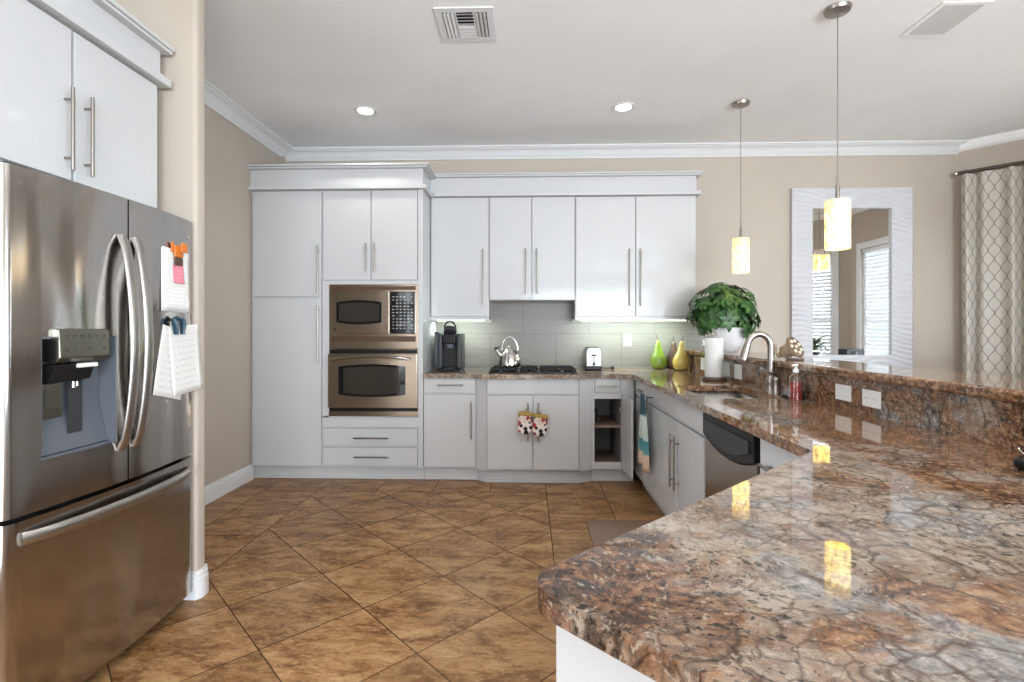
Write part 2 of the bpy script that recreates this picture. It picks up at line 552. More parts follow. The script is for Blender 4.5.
_s, _m = m_print('microwave_keypad', (0.006, 0.006, 0.007), (0.36, 0.37, 0.37), 0.032, 0.027, 0.612, 0.803, 1.300, 1.600, 0.12, 0.08)
M['keypad'] = _s.m
_s, _m = m_print('dispenser_panel', (0.24, 0.23, 0.20), (0.05, 0.05, 0.05), 0.030, 0.044, -0.290, -0.108, 1.212, 1.296, 0.18, 0.30)
_s.out(metal=_s.math('SUBTRACT', 1.0, _m))
M['disp_panel'] = _s.m
M['keyprint'] = flat('keypad_print', (0.45, 0.46, 0.46), 0.5)

# ------------------------------------------------------------------ mesh builder


class MB:
    def __init__(s):
        s.bm = bmesh.new()
        s.uvl = None
        s.bev = False

    def _bev(s, verts, bev, seg=2, efilter=None):
        es = {e for v in verts for e in v.link_edges}
        if efilter:
            es = [e for e in es if efilter(e)]
        if bev > 0:
            s.bev = True
            bmesh.ops.bevel(s.bm, geom=list(es), offset=bev, segments=seg, profile=0.5, affect='EDGES', clamp_overlap=True)

    def box(s, x0, x1, y0, y1, z0, z1, bev=0.0, seg=2):
        vs = [s.bm.verts.new((x, y, z)) for x in (x0, x1) for y in (y0, y1) for z in (z0, z1)]
        for f in ((0, 1, 3, 2), (4, 6, 7, 5), (0, 4, 5, 1), (2, 3, 7, 6), (0, 2, 6, 4), (1, 5, 7, 3)):
            s.bm.faces.new([vs[i] for i in f])
        if bev:
            s._bev(vs, bev, seg)
        return s

    def prism(s, pts, a0, a1, axis='z', bev=0.0, seg=2, only_caps=False):
        """2-D outline extruded along an axis. axis z: (x,y); axis y: (x,z); axis x: (y,z)"""
        def mk(p, a):
            return {'z': (p[0], p[1], a), 'y': (p[0], a, p[1]), 'x': (a, p[0], p[1])}[axis]
        lo = [s.bm.verts.new(mk(p, a0)) for p in pts]
        hi = [s.bm.verts.new(mk(p, a1)) for p in pts]
        n = len(pts)
        fs = [s.bm.faces.new(lo), s.bm.faces.new(hi)]
        for i in range(n):
            fs.append(s.bm.faces.new((lo[i], lo[(i + 1) % n], hi[(i + 1) % n], hi[i])))
        bmesh.ops.recalc_face_normals(s.bm, faces=fs)
        if bev:
            s.bev = True
            if only_caps:
                S1, S2 = set(lo), set(hi)
                es = [e for v in lo + hi for e in v.link_edges if (e.verts[0] in S1 and e.verts[1] in S1) or (e.verts[0] in S2 and e.verts[1] in S2)]
                bmesh.ops.bevel(s.bm, geom=list(set(es)), offset=bev, segments=seg, profile=0.5, affect='EDGES', clamp_overlap=True)
            else:
                s._bev(lo + hi, bev, seg)
        return s

    def tube(s, path, r, n=10, caps=True, closed=False, flat=None):
        path = [Vector(p) for p in path]
        m = len(path)
        rs = r if isinstance(r, (list, tuple)) else [r] * m
        rings = []
        prev = None
        for i, p in enumerate(path):
            if closed:
                t = path[(i + 1) % m] - path[i - 1]
            else:
                t = path[min(i + 1, m - 1)] - path[max(i - 1, 0)]
            t.normalize()
            if prev is None:
                a = Vector((0, 0, 1)) if abs(t.z) < 0.9 else Vector((1, 0, 0))
                u = t.cross(a).normalized()
            else:
                u = (prev - t * prev.dot(t)).normalized()
            prev = u
            v = t.cross(u)
            k = flat if flat else 1.0
            rings.append([s.bm.verts.new(p + (u * math.cos(2 * PI * j / n) + v * math.sin(2 * PI * j / n) * k) * rs[i]) for j in range(n)])
        fs = []
        for i in range(m if closed else m - 1):
            A, B = rings[i], rings[(i + 1) % m]
            for j in range(n):
                fs.append(s.bm.faces.new((A[j], A[(j + 1) % n], B[(j + 1) % n], B[j])))
        if caps and not closed:
            fs.append(s.bm.faces.new(rings[0]))
            fs.append(s.bm.faces.new(rings[-1]))
        bmesh.ops.recalc_face_normals(s.bm, faces=fs)
        return s

    def cyl(s, p0, p1, r, r1=None, n=16):
        return s.tube([p0, p1], [r, r if r1 is None else r1], n)

    def lathe(s, prof, c=(0, 0, 0), n=32, axis=None, sx=1.0, sy=1.0):
        """profile of (r, z); axis: optional Matrix applied before translating"""
        rings = []
        for r, z in prof:
            if r < 1e-6:
                rings.append([(0, 0, z)])
            else:
                rings.append([(r * sx * math.cos(2 * PI * j / n), r * sy * math.sin(2 * PI * j / n), z) for j in range(n)])
        C = Vector(c)
        vr = [[s.bm.verts.new(C + ((axis @ Vector(p)) if axis else Vector(p))) for p in ring] for ring in rings]
        fs = []
        for A, B in zip(vr, vr[1:]):
            for j in range(n):
                a0, a1 = A[j % len(A)], A[(j + 1) % len(A)]
                b0, b1 = B[j % len(B)], B[(j + 1) % len(B)]
                q = []
                for v in (a0, a1, b1, b0):
                    if v not in q:
                        q.append(v)
                if len(q) > 2:
                    fs.append(s.bm.faces.new(q))
        bmesh.ops.recalc_face_normals(s.bm, faces=fs)
        return s

    def grid(s, fn, nu, nv, uv=None):
        """surface from fn(i/nu, j/nv) -> point"""
        vs = [[s.bm.verts.new(fn(i / nu, j / nv)) for j in range(nv + 1)] for i in range(nu + 1)]
        if uv and s.uvl is None:
            s.uvl = s.bm.loops.layers.uv.new('UVMap')
        for i in range(nu):
            for j in range(nv):
                f = s.bm.faces.new((vs[i][j], vs[i + 1][j], vs[i + 1][j + 1], vs[i][j + 1]))
                if uv:
                    for l, (a, b) in zip(f.loops, ((i, j), (i + 1, j), (i + 1, j + 1), (i, j + 1))):
                        l[s.uvl].uv = uv(a / nu, b / nv)
        return s

    def face(s, pts):
        s.bm.faces.new([s.bm.verts.new(p) for p in pts])
        return s

    def xf(s, m):
        bmesh.ops.transform(s.bm, matrix=m, verts=s.bm.verts)
        return s

    def build(s, name, mat, parent=None, angle=38, fixn=False, thick=0.0):
        if fixn:
            bmesh.ops.recalc_face_normals(s.bm, faces=s.bm.faces)
        me = bpy.data.meshes.new(name)
        s.bm.to_mesh(me)
        s.bm.free()
        me.materials.append(mat)
        me.shade_smooth()
        me.set_sharp_from_angle(angle=R(angle))
        o = bpy.data.objects.new(name, me)
        COL.objects.link(o)
        if parent:
            o.parent = parent
        if s.bev:
            # keep the large faces flat beside their rounded edges
            wn = o.modifiers.new('flat_faces', 'WEIGHTED_NORMAL')
            wn.keep_sharp = True
            wn.weight = 100
        if thick:
            md = o.modifiers.new('thickness', 'SOLIDIFY')
            md.thickness = thick
            md.offset = 0
        return o


def tag(o, label=None, cat=None, group=None, kind=None):
    if label:
        o['label'] = label
    if cat:
        o['category'] = cat
    if group:
        o['group'] = group
    if kind:
        o['kind'] = kind
    return o


def thing(name, label, cat, loc=(0, 0, 0), rotz=0.0, group=None):
    o = bpy.data.objects.new(name, None)
    o.empty_display_size = 0.1
    COL.objects.link(o)
    o.location = loc
    o.rotation_euler = (0, 0, rotz)
    return tag(o, label, cat, group)


def struct(name, mb, mat, **kw):
    return tag(mb.build(name, mat, **kw), kind='structure')


def copy_tree(o, parent=None):
    c = o.copy()
    COL.objects.link(c)
    if parent:
        c.parent = parent
    for ch in list(o.children):
        copy_tree(ch, c)
    return c


# ------------------------------------------------------------------ room shell
CZ = 3.08          # ceiling
YB = 5.02          # back wall
XL = -2.41         # left wall
CT = 0.928          # worktop height


def wall_seg(p0, p1, z0, z1, thick, openings=()):
    """wall between two plan points, its room face on the line, thickness to the left of p0->p1"""
    d = Vector((p1[0] - p0[0], p1[1] - p0[1], 0))
    L = d.length
    m = MB()
    cuts = sorted(openings)
    s0 = 0.0
    for (a, b, za, zb) in cuts:
        m.box(s0, a, 0, thick, z0, z1)
        m.box(a, b, 0, thick, z0, za)
        m.box(a, b, 0, thick, zb, z1)
        s0 = b
    m.box(s0, L, 0, thick, z0, z1)
    ang = math.atan2(d.y, d.x)
    m.xf(Matrix.Translation((p0[0], p0[1], 0)) @ Matrix.Rotation(ang, 4, 'Z'))
    return m


struct('floor', MB().box(-2.6, 5.1, -7.7, 5.2, -0.1, 0.0), M['floor'])
struct('ceiling', MB().box(-2.6, 5.1, -7.7, 5.2, CZ, CZ + 0.1), M['ceil'])
struct('wall_back', wall_seg((4.09, YB), (XL - 0.12, YB), 0, CZ, -0.12).xf(Matrix.Identity(4)), M['wall'], fixn=True)
struct('wall_left', wall_seg((XL, YB), (XL, -7.5), 0, CZ, -0.12, [(3.68, 4.82, 0.02, 2.4)]), M['wall'], fixn=True)  # unseen opening cut in for the added fill on the left
stub = MB().box(XL, -1.60, 2.412, 2.492, 0, CZ)
bmesh.ops.bevel(stub.bm, geom=[e for e in stub.bm.edges if abs(e.verts[0].co.x + 1.6) < 1e-4 and abs(e.verts[1].co.x + 1.6) < 1e-4 and abs(e.verts[0].co.z - e.verts[1].co.z) > 1],
                offset=0.022, segments=5, profile=0.5, affect='EDGES')
struct('wall_fridge', stub, M['wall'])
struct('wall_diagonal', wall_seg((4.09, YB), (4.80, YB - 0.71), 0, CZ, 0.12), M['wall'], fixn=True)
struct('wall_right', wall_seg((4.80, YB - 0.71), (4.80, 2.26), 0, CZ, 0.12, [(0.36, 1.80, 0.45, 2.46)]), M['wall'], fixn=True)
struct('wall_corner', wall_seg((4.80, 2.26), (3.95, 1.41), 0, CZ, 0.12, [(0.24, 1.08, 0.45, 2.46)]), M['wall'], fixn=True)
struct('wall_side', wall_seg((3.95, 1.41), (3.95, -7.5), 0, CZ, 0.12, [(1.3, 3.6, 0.05, 2.45), (5.0, 7.0, 0.05, 2.45)]), M['wall'], fixn=True)  # the farther opening goes with the added ceiling fill
struct('wall_rear', wall_seg((3.95, -7.5), (XL, -7.5), 0, CZ, 0.12, [(0.05, 4.3, 0.05, 2.6)]), M['wall'], fixn=True)

# crown moulding against the ceiling
cp = [(0, 2.980), (0.014, 2.980), (0.018, 2.994), (0.030, 3.000), (0.045, 3.022), (0.066, 3.046), (0.080, 3.053), (0.098, 3.056), (0.104, 3.066), (0.118, 3.068), (0.118, CZ - 0.001), (0, CZ - 0.001)]
struct('trim_1', MB().prism([(YB - 0.001 - d, z) for d, z in cp], XL + 0.001, 4.20, 'x'), M['trim'], angle=50)
struct('trim_2', MB().prism([(XL + 0.001 + d, z) for d, z in cp], 2.50, YB - 0.12, 'y'), M['trim'], angle=50)
cv = [(0, 3.0), (0.012, 3.004), (0.040, 3.03), (0.062, CZ - 0.001), (0, CZ - 0.001)]


def cove(name, p0, p1):
    d = Vector((p1[0] - p0[0], p1[1] - p0[1], 0))
    m = MB().prism([(-a, z) for a, z in cv], 0, d.length, 'x')
    m.xf(Matrix.Translation((p0[0], p0[1], 0)) @ Matrix.Rotation(math.atan2(d.y, d.x), 4, 'Z'))
    struct(name, m, M['ceil'], fixn=True)


cove('trim_3', (4.09, YB), (4.80, YB - 0.71))
cove('trim_4', (4.80, YB - 0.71), (4.80, 2.26))
cove('trim_5', (4.80, 2.26), (3.95, 1.41))


def baseboard(name, x0, x1, y0, y1):
    m = MB().box(x0, x1, y0, y1, 0.0005, 0.105, 0.0)
    m.box(x0 + 0.004 * (x0 > -2.4), x1 - 0.005, y0 + 0.004, y1 - 0.004, 0.105, 0.122)
    m.box(x0, x1 - 0.009, y0 + 0.007, y1 - 0.007, 0.122, 0.135, 0.002)
    struct(name, m, M['trim'])


baseboard('baseboard_left', XL + 0.0005, XL + 0.020, 2.51, 4.375)
bb = MB()
Y0, Y1 = 2.412, 2.492
for k, (h0, h1, t) in enumerate(((0.0005, 0.095, 0.018), (0.095, 0.118, 0.014), (0.118, 0.135, 0.008))):
    bb.prism([(-1.66, Y0 - 0.0005), (-1.66, Y0 - t * 0.5), (-1.602 + t * 0.3, Y0 - t * 0.5), (-1.5995 + t, Y0 + 0.012), (-1.5995 + t, Y1 - 0.012), (-1.602 + t * 0.3, Y1 + t * 0.5), (-1.75, Y1 + t * 0.5), (-1.75, Y1 + 0.0005), (-1.62, Y1 + 0.0005), (-1.5995, Y1 - 0.015), (-1.5995, Y0 + 0.015), (-1.62, Y0 - 0.0005)], h0, h1)
struct('baseboard_fridge', bb, M['trim'])

# ------------------------------------------------------------------ nook windows (seen in the mirror)


def window(n, p0, p1, s0, s1, z0, z1, blind_label):
    d = Vector((p1[0] - p0[0], p1[1] - p0[1], 0))
    mt = Matrix.Translation((p0[0], p0[1], 0)) @ Matrix.Rotation(math.atan2(d.y, d.x), 4, 'Z')
    c = 0.09
    m = MB()
    m.box(s0 - c, s0, -0.022, -0.001, z0 - c, z1 + c, 0.004)
    m.box(s1, s1 + c, -0.022, -0.001, z0 - c, z1 + c, 0.004)
    m.box(s0, s1, -0.022, -0.001, z1, z1 + c, 0.004)
    m.box(s0, s1, -0.022, -0.001, z0 - c, z0, 0.004)
    f = MB()
    for a, b, q, r in ((s0 + 0.001, s0 + 0.045, z0 + 0.001, z1 - 0.001), (s1 - 0.045, s1 - 0.001, z0 + 0.001, z1 - 0.001), (s0 + 0.045, s1 - 0.045, z1 - 0.045, z1 - 0.001), (s0 + 0.045, s1 - 0.045, z0 + 0.001, z0 + 0.045)):
        f.box(a, b, 0.05, 0.10, q, r)
    f.box(s0 + 0.045, s1 - 0.045, 0.06, 0.09, (z0 + z1) / 2 - 0.02, (z0 + z1) / 2 + 0.02)
    root = struct('window_%d' % n, f.xf(mt), M['trim'])
    m.xf(mt).build('casing', M['trim'], root)
    MB().box(s0 + 0.045, s1 - 0.045, 0.073, 0.077, z0 + 0.045, z1 - 0.045).xf(mt).build('pane', M['pane'], root)
    b = thing('window_blind', blind_label, 'blind', (0, 0, 0), 0, 'white slatted blinds in the nook')
    sl = MB()
    zz = z1 - 0.06
    while zz > z0 + 0.02:
        sl.prism([(0.022, zz - 0.0255), (0.033, zz + 0.0235), (0.035, zz + 0.0235), (0.024, zz - 0.0255)], s0 + 0.012, s1 - 0.012, 'x')
        zz -= 0.054
    sl.xf(mt).build('slats', M['blind'], b)
    MB().box(s0 + 0.006, s1 - 0.006, 0.004, 0.046, z1 - 0.05, z1 - 0.002, 0.004).xf(mt).build('head_rail', M['blind'], b)
    MB().box(s0 + 0.012, s1 - 0.012, 0.012, 0.042, z0 + 0.003, z0 + 0.022, 0.003).xf(mt).build('bottom_rail', M['blind'], b)


window(1, (4.80, YB - 0.71), (4.80, 2.26), 0.36, 1.80, 0.45, 2.46, 'wide white slatted blind reflected in the mirror, right of the beige strip')
window(2, (4.80, 2.26), (3.95, 1.41), 0.24, 1.08, 0.45, 2.46, 'narrow white slatted blind reflected in the mirror behind the pale green plant')

# ------------------------------------------------------------------ cabinets


def pull_v(parent, x, z0, z1, name='handle'):
    m = MB().cyl((x, -0.032, z0), (x, -0.032, z1), 0.0065, n=12)
    for z in (z0 + 0.045, z1 - 0.045):
        m.cyl((x, 0.0, z), (x, -0.032, z), 0.005, n=10)
    return m.build(name, M['nickel'], parent)


def pull_h(parent, x0, x1, z, name='handle'):
    m = MB().cyl((x0, -0.032, z), (x1, -0.032, z), 0.0065, n=12)
    for x in (x0 + 0.035, x1 - 0.035):
        m.cyl((x, 0.0, z), (x, -0.032, z), 0.005, n=10)
    return m.build(name, M['nickel'], parent)


def front(parent, name, x0, x1, z0, z1, hv=None, hh=None):
    g = 0.0022      # the reveal left all round a door or drawer front
    d = MB().box(x0 + g, x1 - g, 0, 0.019, z0 + g, z1 - g, 0.002).build(name, M['cab'], parent)
    if hv:
        pull_v(d, *hv)
    if hh:
        pull_h(d, *hh)
    return d


def toe(parent, x0, x1, depth, z=0.112, back=0.065):
    MB().box(x0, x1, back, depth, 0.001, z).box(x0, x1, back - 0.012, back, 0.001, 0.022, 0.004).build('toe_kick', M['cab'], parent)


# --- tall run against the back wall (local x = world x, local y=0 is the door face)
YT = 4.355
D = YB - YT - 0.002
t = thing('pantry_cabinet', 'tall white pantry cabinet with one short and one long door, beside the beige wall', 'cabinet', (-2.409, YT, 0))
MB().box(0, 0.63, 0.021, D, 0.112, 2.508).build('body', M['cab'], t)
front(t, 'door', 0.018, 0.626, 1.589, 2.500, hv=(0.605, 1.615, 2.025))
front(t, 'door', 0.018, 0.626, 0.125, 1.574, hv=(0.605, 1.02, 1.515))
toe(t, 0, 0.63, D)

t = thing('oven_cabinet', 'tall white cabinet housing the microwave and wall oven', 'cabinet', (-1.778, YT, 0))
OW = 0.876
b = MB()
b.box(0, 0.058, 0.021, D, 0.112, 2.508).box(OW - 0.040, OW, 0.0, D, 0.112, 2.508)
b.box(0.058, OW - 0.04, 0.021, D, 1.70, 2.508).box(0.058, OW - 0.04, 0.021, D, 0.112, 0.545)
b.box(0.058, OW - 0.04, 0.60, D, 0.545, 1.70)
b.box(0.004, 0.062, 0.0, 0.021, 0.545, 1.722, 0.0).box(0.062, OW - 0.04, 0.0, 0.021, 1.694, 1.722).box(0.004, OW - 0.040, 0, 0.021, 0.462, 0.556)
b.build('body', M['cab'], t)
front(t, 'door', 0.006, 0.425, 1.730, 2.500, hv=(0.392, 1.80, 2.045))
front(t, 'door', 0.430, OW - 0.046, 1.730, 2.500, hv=(0.466, 1.80, 2.045))
front(t, 'drawer', 0.006, OW - 0.046, 0.302, 0.452, hh=(0.285, 0.585, 0.372))
front(t, 'drawer', 0.006, OW - 0.046, 0.130, 0.288, hh=(0.285, 0.585, 0.208))
toe(t, 0, OW, D)

# --- base run
t = thing('drawer_base_cabinet', 'white base cabinet with drawer and door under the coffee maker', 'cabinet', (-0.900, YT, 0))
MB().box(0, 0.460, 0.021, D, 0.112, 0.8885).build('body', M['cab'], t)
front(t, 'drawer', 0.006, 0.452, 0.760, 0.883, hh=(0.125, 0.350, 0.829))
front(t, 'door', 0.006, 0.452, 0.125, 0.748, hv=(0.418, 0.372, 0.690))
toe(t, 0, 0.460, D)

YC = 4.295
DC = YB - YC - 0.002
t = thing('cooktop_cabinet', 'white two-door base cabinet with angled sides stepping forward under the cooktop', 'cabinet', (-0.440, YC, 0))
b = MB().box(0.092, 0.872, 0.021, DC, 0.112, 0.8885)
b.prism([(0.0005, YT - YC + 0.02), (0.0005, YT - YC), (0.092, 0.004), (0.092, 0.3)], 0.112, 0.8885)
b.prism([(0.984, YT - YC + 0.02), (0.984, YT - YC), (0.872, 0.004), (0.872, 0.3)], 0.112, 0.8885)
b.build('body', M['cab'], t, fixn=True)
front(t, 'drawer', 0.096, 0.868, 0.757, 0.883)
front(t, 'door', 0.096, 0.479, 0.125, 0.745, hv=(0.440, 0.372, 0.690))
front(t, 'door', 0.484, 0.868, 0.125, 0.745, hv=(0.528, 0.372, 0.690))
tk = MB().prism([(0.0005, YT - YC + 0.065), (0.098, 0.062), (0.866, 0.062), (0.984, YT - YC + 0.065), (0.984, DC), (0.0005, DC)], 0.001, 0.112)
tk.prism([(0.0005, YT - YC + 0.053), (0.096, 0.050), (0.868, 0.050), (0.984, YT - YC + 0.053), (0.984, YT - YC + 0.065), (0.866, 0.062), (0.098, 0.062), (0.0005, YT - YC + 0.065)], 0.001, 0.022)
tk.build('toe_kick', M['cab'], t, fixn=True)

t = thing('open_base_cabinet', 'white base cabinet with its door swung open showing a shelf', 'cabinet', (0.546, YT, 0))
W_ = 0.356
b = MB()
b.box(0, 0.02, 0.004, D, 0.112, 0.8885).box(W_ - 0.1, W_, 0.021, D, 0.112, 0.8885).box(0.02, W_ - 0.1, 0.021, D, 0.112, 0.130).box(0.02, W_ - 0.1, 0.021, D, 0.745, 0.8885).box(0.02, W_ - 0.1, D - 0.02, D, 0.13, 0.745)
# face frame
b.box(0.0, 0.018, 0.002, 0.021, 0.112, 0.8885).box(0.018, W_ - 0.1, 0.004, 0.021, 0.118, 0.176).box(0.018, W_ - 0.1, 0.004, 0.021, 0.715, 0.760).box(W_ - 0.112, W_, 0.004, 0.021, 0.112, 0.8885)
b.build('body', M['cab'], t)
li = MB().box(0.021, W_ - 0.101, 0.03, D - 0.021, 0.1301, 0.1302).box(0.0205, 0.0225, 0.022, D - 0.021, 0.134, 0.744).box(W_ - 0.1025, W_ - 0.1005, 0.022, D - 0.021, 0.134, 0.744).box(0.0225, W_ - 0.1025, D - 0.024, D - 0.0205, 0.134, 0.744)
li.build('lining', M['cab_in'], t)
MB().box(0.0235, W_ - 0.1035, 0.03, D - 0.025, 0.1305, 0.134).build('floor_liner', M['shelfedge'], t)
MB().box(0.0235, W_ - 0.1035, 0.08, D - 0.03, 0.455, 0.474, 0.001).build('shelf', M['shelfedge'], t)
front(t, 'drawer', 0.022, W_ - 0.122, 0.768, 0.883, hh=(0.05, 0.205, 0.825))
door = MB().box(0, 0.285, 0, 0.019, 0.125, 0.745, 0.0025)
door.xf(Matrix.Translation((W_ - 0.113, -0.012, 0)) @ Matrix.Rotation(R(-85), 4, 'Z'))
dd = door.build('door', M['cab'], t)
for z in (0.215, 0.625):
    MB().box(W_ - 0.128, W_ - 0.114, -0.012, 0.0035, z - 0.022, z + 0.022, 0.004).cyl((W_ - 0.121, -0.016, z - 0.012), (W_ - 0.121, -0.016, z + 0.012), 0.006, n=10).build('hinge', M['nickel'], dd)
toe(t, 0, W_, D)
ob = thing('storage_jar', 'small dark jar inside the open cabinet, on its shelf', 'jar', (0.60, 4.60, 0.4745))
MB().lathe([(0, 0), (0.03, 0), (0.032, 0.01), (0.032, 0.075), (0.024, 0.09), (0.024, 0.1), (0, 0.1)], n=20).build('jar_body', M['darkgrey'], ob)
MB().lathe([(0, 0.1005), (0.026, 0.1005), (0.026, 0.12), (0, 0.121)], n=20).build('lid', M['black'], ob)

# --- right-hand run, facing -X: local x runs towards the camera
XR = 0.905
DR = 1.49 - XR
t = thing('corner_base_cabinet', 'narrow white corner base cabinet with one drawer, farthest along the sink run', 'cabinet', (XR, 4.350, 0), -PI / 2)
MB().box(0, 0.385, 0.021, DR, 0.10, 0.8885).build('body', M['cab'], t)
front(t, 'drawer', 0.028, 0.380, 0.757, 0.883, hh=(0.17, 0.345, 0.818))
front(t, 'door', 0.028, 0.380, 0.095, 0.742, hv=(0.285, 0.34, 0.655))
toe(t, 0.06, 0.385, DR, 0.10)

t = thing('sink_cabinet', 'white two-door base cabinet under the sink with long pulls', 'cabinet', (XR, 3.962, 0), -PI / 2)
W_ = 1.308
b = MB().box(0, 0.018, 0.021, DR, 0.10, 0.8885).box(W_ - 0.018, W_, 0.021, DR, 0.10, 0.8885).box(0.018, W_ - 0.018, 0.021, DR, 0.10, 0.118).box(0.018, W_ - 0.018, 0.021, 0.036, 0.74, 0.8885).box(0.018, W_ - 0.018, DR - 0.012, DR, 0.118, 0.8885).box(0.818, 0.842, 0.021, 0.036, 0.118, 0.74)
b.build('body', M['cab'], t)
front(t, 'drawer', 0.005, W_ - 0.005, 0.757, 0.883)
front(t, 'door', 0.005, 0.827, 0.095, 0.742, hv=(0.790, 0.335, 0.662))
front(t, 'door', 0.833, W_ - 0.005, 0.095, 0.742, hv=(0.878, 0.335, 0.662))
toe(t, 0, W_, DR, 0.10)

t = thing('end_base_cabinet', 'white drawer base cabinet between dishwasher and peninsula', 'cabinet', (XR, 2.026, 0), -PI / 2)
W_ = 0.425
MB().box(0, W_, 0.021, DR, 0.10, 0.8885).build('body', M['cab'], t)
front(t, 'drawer', 0.006, W_ - 0.006, 0.712, 0.883, hh=(0.07, 0.33, 0.79))
front(t, 'door', 0.006, W_ - 0.006, 0.095, 0.70, hv=(0.045, 0.34, 0.655))
toe(t, 0, W_, DR, 0.10)

t = thing('dishwasher', 'stainless dishwasher with curved black control panel', 'dishwasher', (XR, 2.650, 0), -PI / 2)
W_ = 0.618
MB().box(0.002, W_ - 0.002, 0.03, DR, 0.10, 0.887).build('body', M['black'], t)


def arc(x0, x1, za, zm, n=14):
    return [(x0 + (x1 - x0) * i / n, za - (za - zm) * (1 - (2 * i / n - 1) ** 2)) for i in range(n + 1)]


cpn = arc(0.014, W_ - 0.014, 0.775, 0.722)
MB().prism([(0.014, 0.880)] + cpn + [(W_ - 0.014, 0.880)], -0.012, 0.029, 'y', 0.003).build('control_panel', M['black'], t)
lip = arc(0.05, W_ - 0.05, 0.80, 0.750)
MB().prism([(0.05, 0.852)] + lip + [(W_ - 0.05, 0.852)], -0.020, -0.0125, 'y', 0.003).build('handle_recess', M['darkgrey'], t)
dn = arc(0.014, W_ - 0.014, 0.768, 0.715)
MB().prism(dn + [(W_ - 0.014, 0.11), (0.014, 0.11)], 0.0, 0.029, 'y', 0.003).build('door', M['steelv'], t)
MB().box(0.002, W_ - 0.002, 0.07, DR, 0.001, 0.10).build('toe_kick', M['black'], t)

# --- peninsula cabinet (turned 45 degrees)
pa, pb = Vector((0.054, 0.760)), Vector((0.895, 1.565))
t = thing('peninsula_cabinet', 'white panelled cabinet under the granite peninsula end', 'cabinet', (pa.x, pa.y, 0))
u = (pb - pa)
L1 = u.length
an = math.atan2(u.y, u.x)
b = MB().prism([(0.0, 0.0), (L1 - 0.02, 0.0), (L1 - 0.02, -0.82), (0.0, -0.82)], 0.10, 0.8885)
b.xf(Matrix.Rotation(an, 4, 'Z')).build('body', M['cab'], t, fixn=True)
MB().box(-0.014, -0.001, -0.82, 0.004, 0.03, 0.888, 0.0015).xf(Matrix.Rotation(an, 4, 'Z')).build('end_panel', M['cab'], t)
MB().prism([(0.02, -0.05), (L1 - 0.05, -0.05), (L1 - 0.05, -0.78), (0.02, -0.78)], 0.001, 0.10).xf(Matrix.Rotation(an, 4, 'Z')).build('toe_kick', M['cab'], t, fixn=True)

# --- upper cabinets
YU = 4.690
DU = YB - YU - 0.002
t = thing('upper_cabinet', 'single-door white wall cabinet above the coffee maker', 'cabinet', (-0.900, YU, 0))
MB().box(0, 0.540, 0.021, DU, 1.404, 2.526).box(0.0, 0.54, 0.004, 0.021, 1.390, 1.418).build('body', M['cab'], t)
front(t, 'door', 0.006, 0.532, 1.424, 2.520, hv=(0.490, 1.53, 2.045))
t = thing('upper_cabinet', 'short two-door white wall cabinet above the cooktop', 'cabinet', (-0.358, YU, 0))
MB().box(0, 0.790, 0.021, DU, 1.576, 2.526).build('body', M['cab'], t)
front(t, 'door', 0.005, 0.390, 1.580, 2.520, hv=(0.340, 1.63, 2.045))
front(t, 'door', 0.395, 0.785, 1.580, 2.520, hv=(0.440, 1.63, 2.045))
t = thing('upper_cabinet', 'wide two-door white wall cabinet above the toaster', 'cabinet', (0.434, YU, 0))
MB().box(0, 1.098, 0.021, DU, 1.404, 2.526).box(0.0, 1.098, 0.004, 0.021, 1.390, 1.418).build('body', M['cab'], t)
front(t, 'door', 0.005, 0.547, 1.424, 2.520, hv=(0.492, 1.52, 2.04))
front(t, 'door', 0.552, 1.094, 1.424, 2.520, hv=(0.592, 1.52, 2.04))

# --- cabinet cornices


t = thing('cabinet_cornice', 'white stepped cornice on top of the tall pantry and oven cabinets', 'cornice', (-2.409, YT, 2.509))
W_ = 1.507
MB().box(0, W_, 0.0, D, 0.0, 0.178).build('frieze', M['cab'], t)
MB().box(0, W_ + 0.035, -0.035, -0.0005, 0.0, 0.036, 0.006).box(W_ + 0.0005, W_ + 0.035, -0.001, YU - YT - 0.036, 0.0, 0.036, 0.006).build('lower_lip', M['cab'], t)
MB().box(0, W_ + 0.045, -0.045, D, 0.1785, 0.194, 0.004).box(0, W_ + 0.06, -0.06, D, 0.1945, 0.212, 0.004).build('upper_lip', M['cab'], t)
t = thing('cabinet_cornice', 'white stepped cornice on top of the shorter wall cabinets', 'cornice', (-0.900, YU, 2.527))
W_ = 2.432
MB().box(0, W_, 0.0, DU, 0.0, 0.176).build('frieze', M['cab'], t)
MB().box(0.037, W_ + 0.035, -0.035, -0.0005, 0.0, 0.036, 0.006).box(W_ + 0.0005, W_ + 0.035, -0.001, DU, 0.0, 0.036, 0.006).build('lower_lip', M['cab'], t)
MB().box(0.0, W_ + 0.04, -0.04, DU, 0.1765, 0.192, 0.004).box(0.0, W_ + 0.05, -0.05, DU, 0.1925, 0.208, 0.004).build('upper_lip', M['cab'], t)

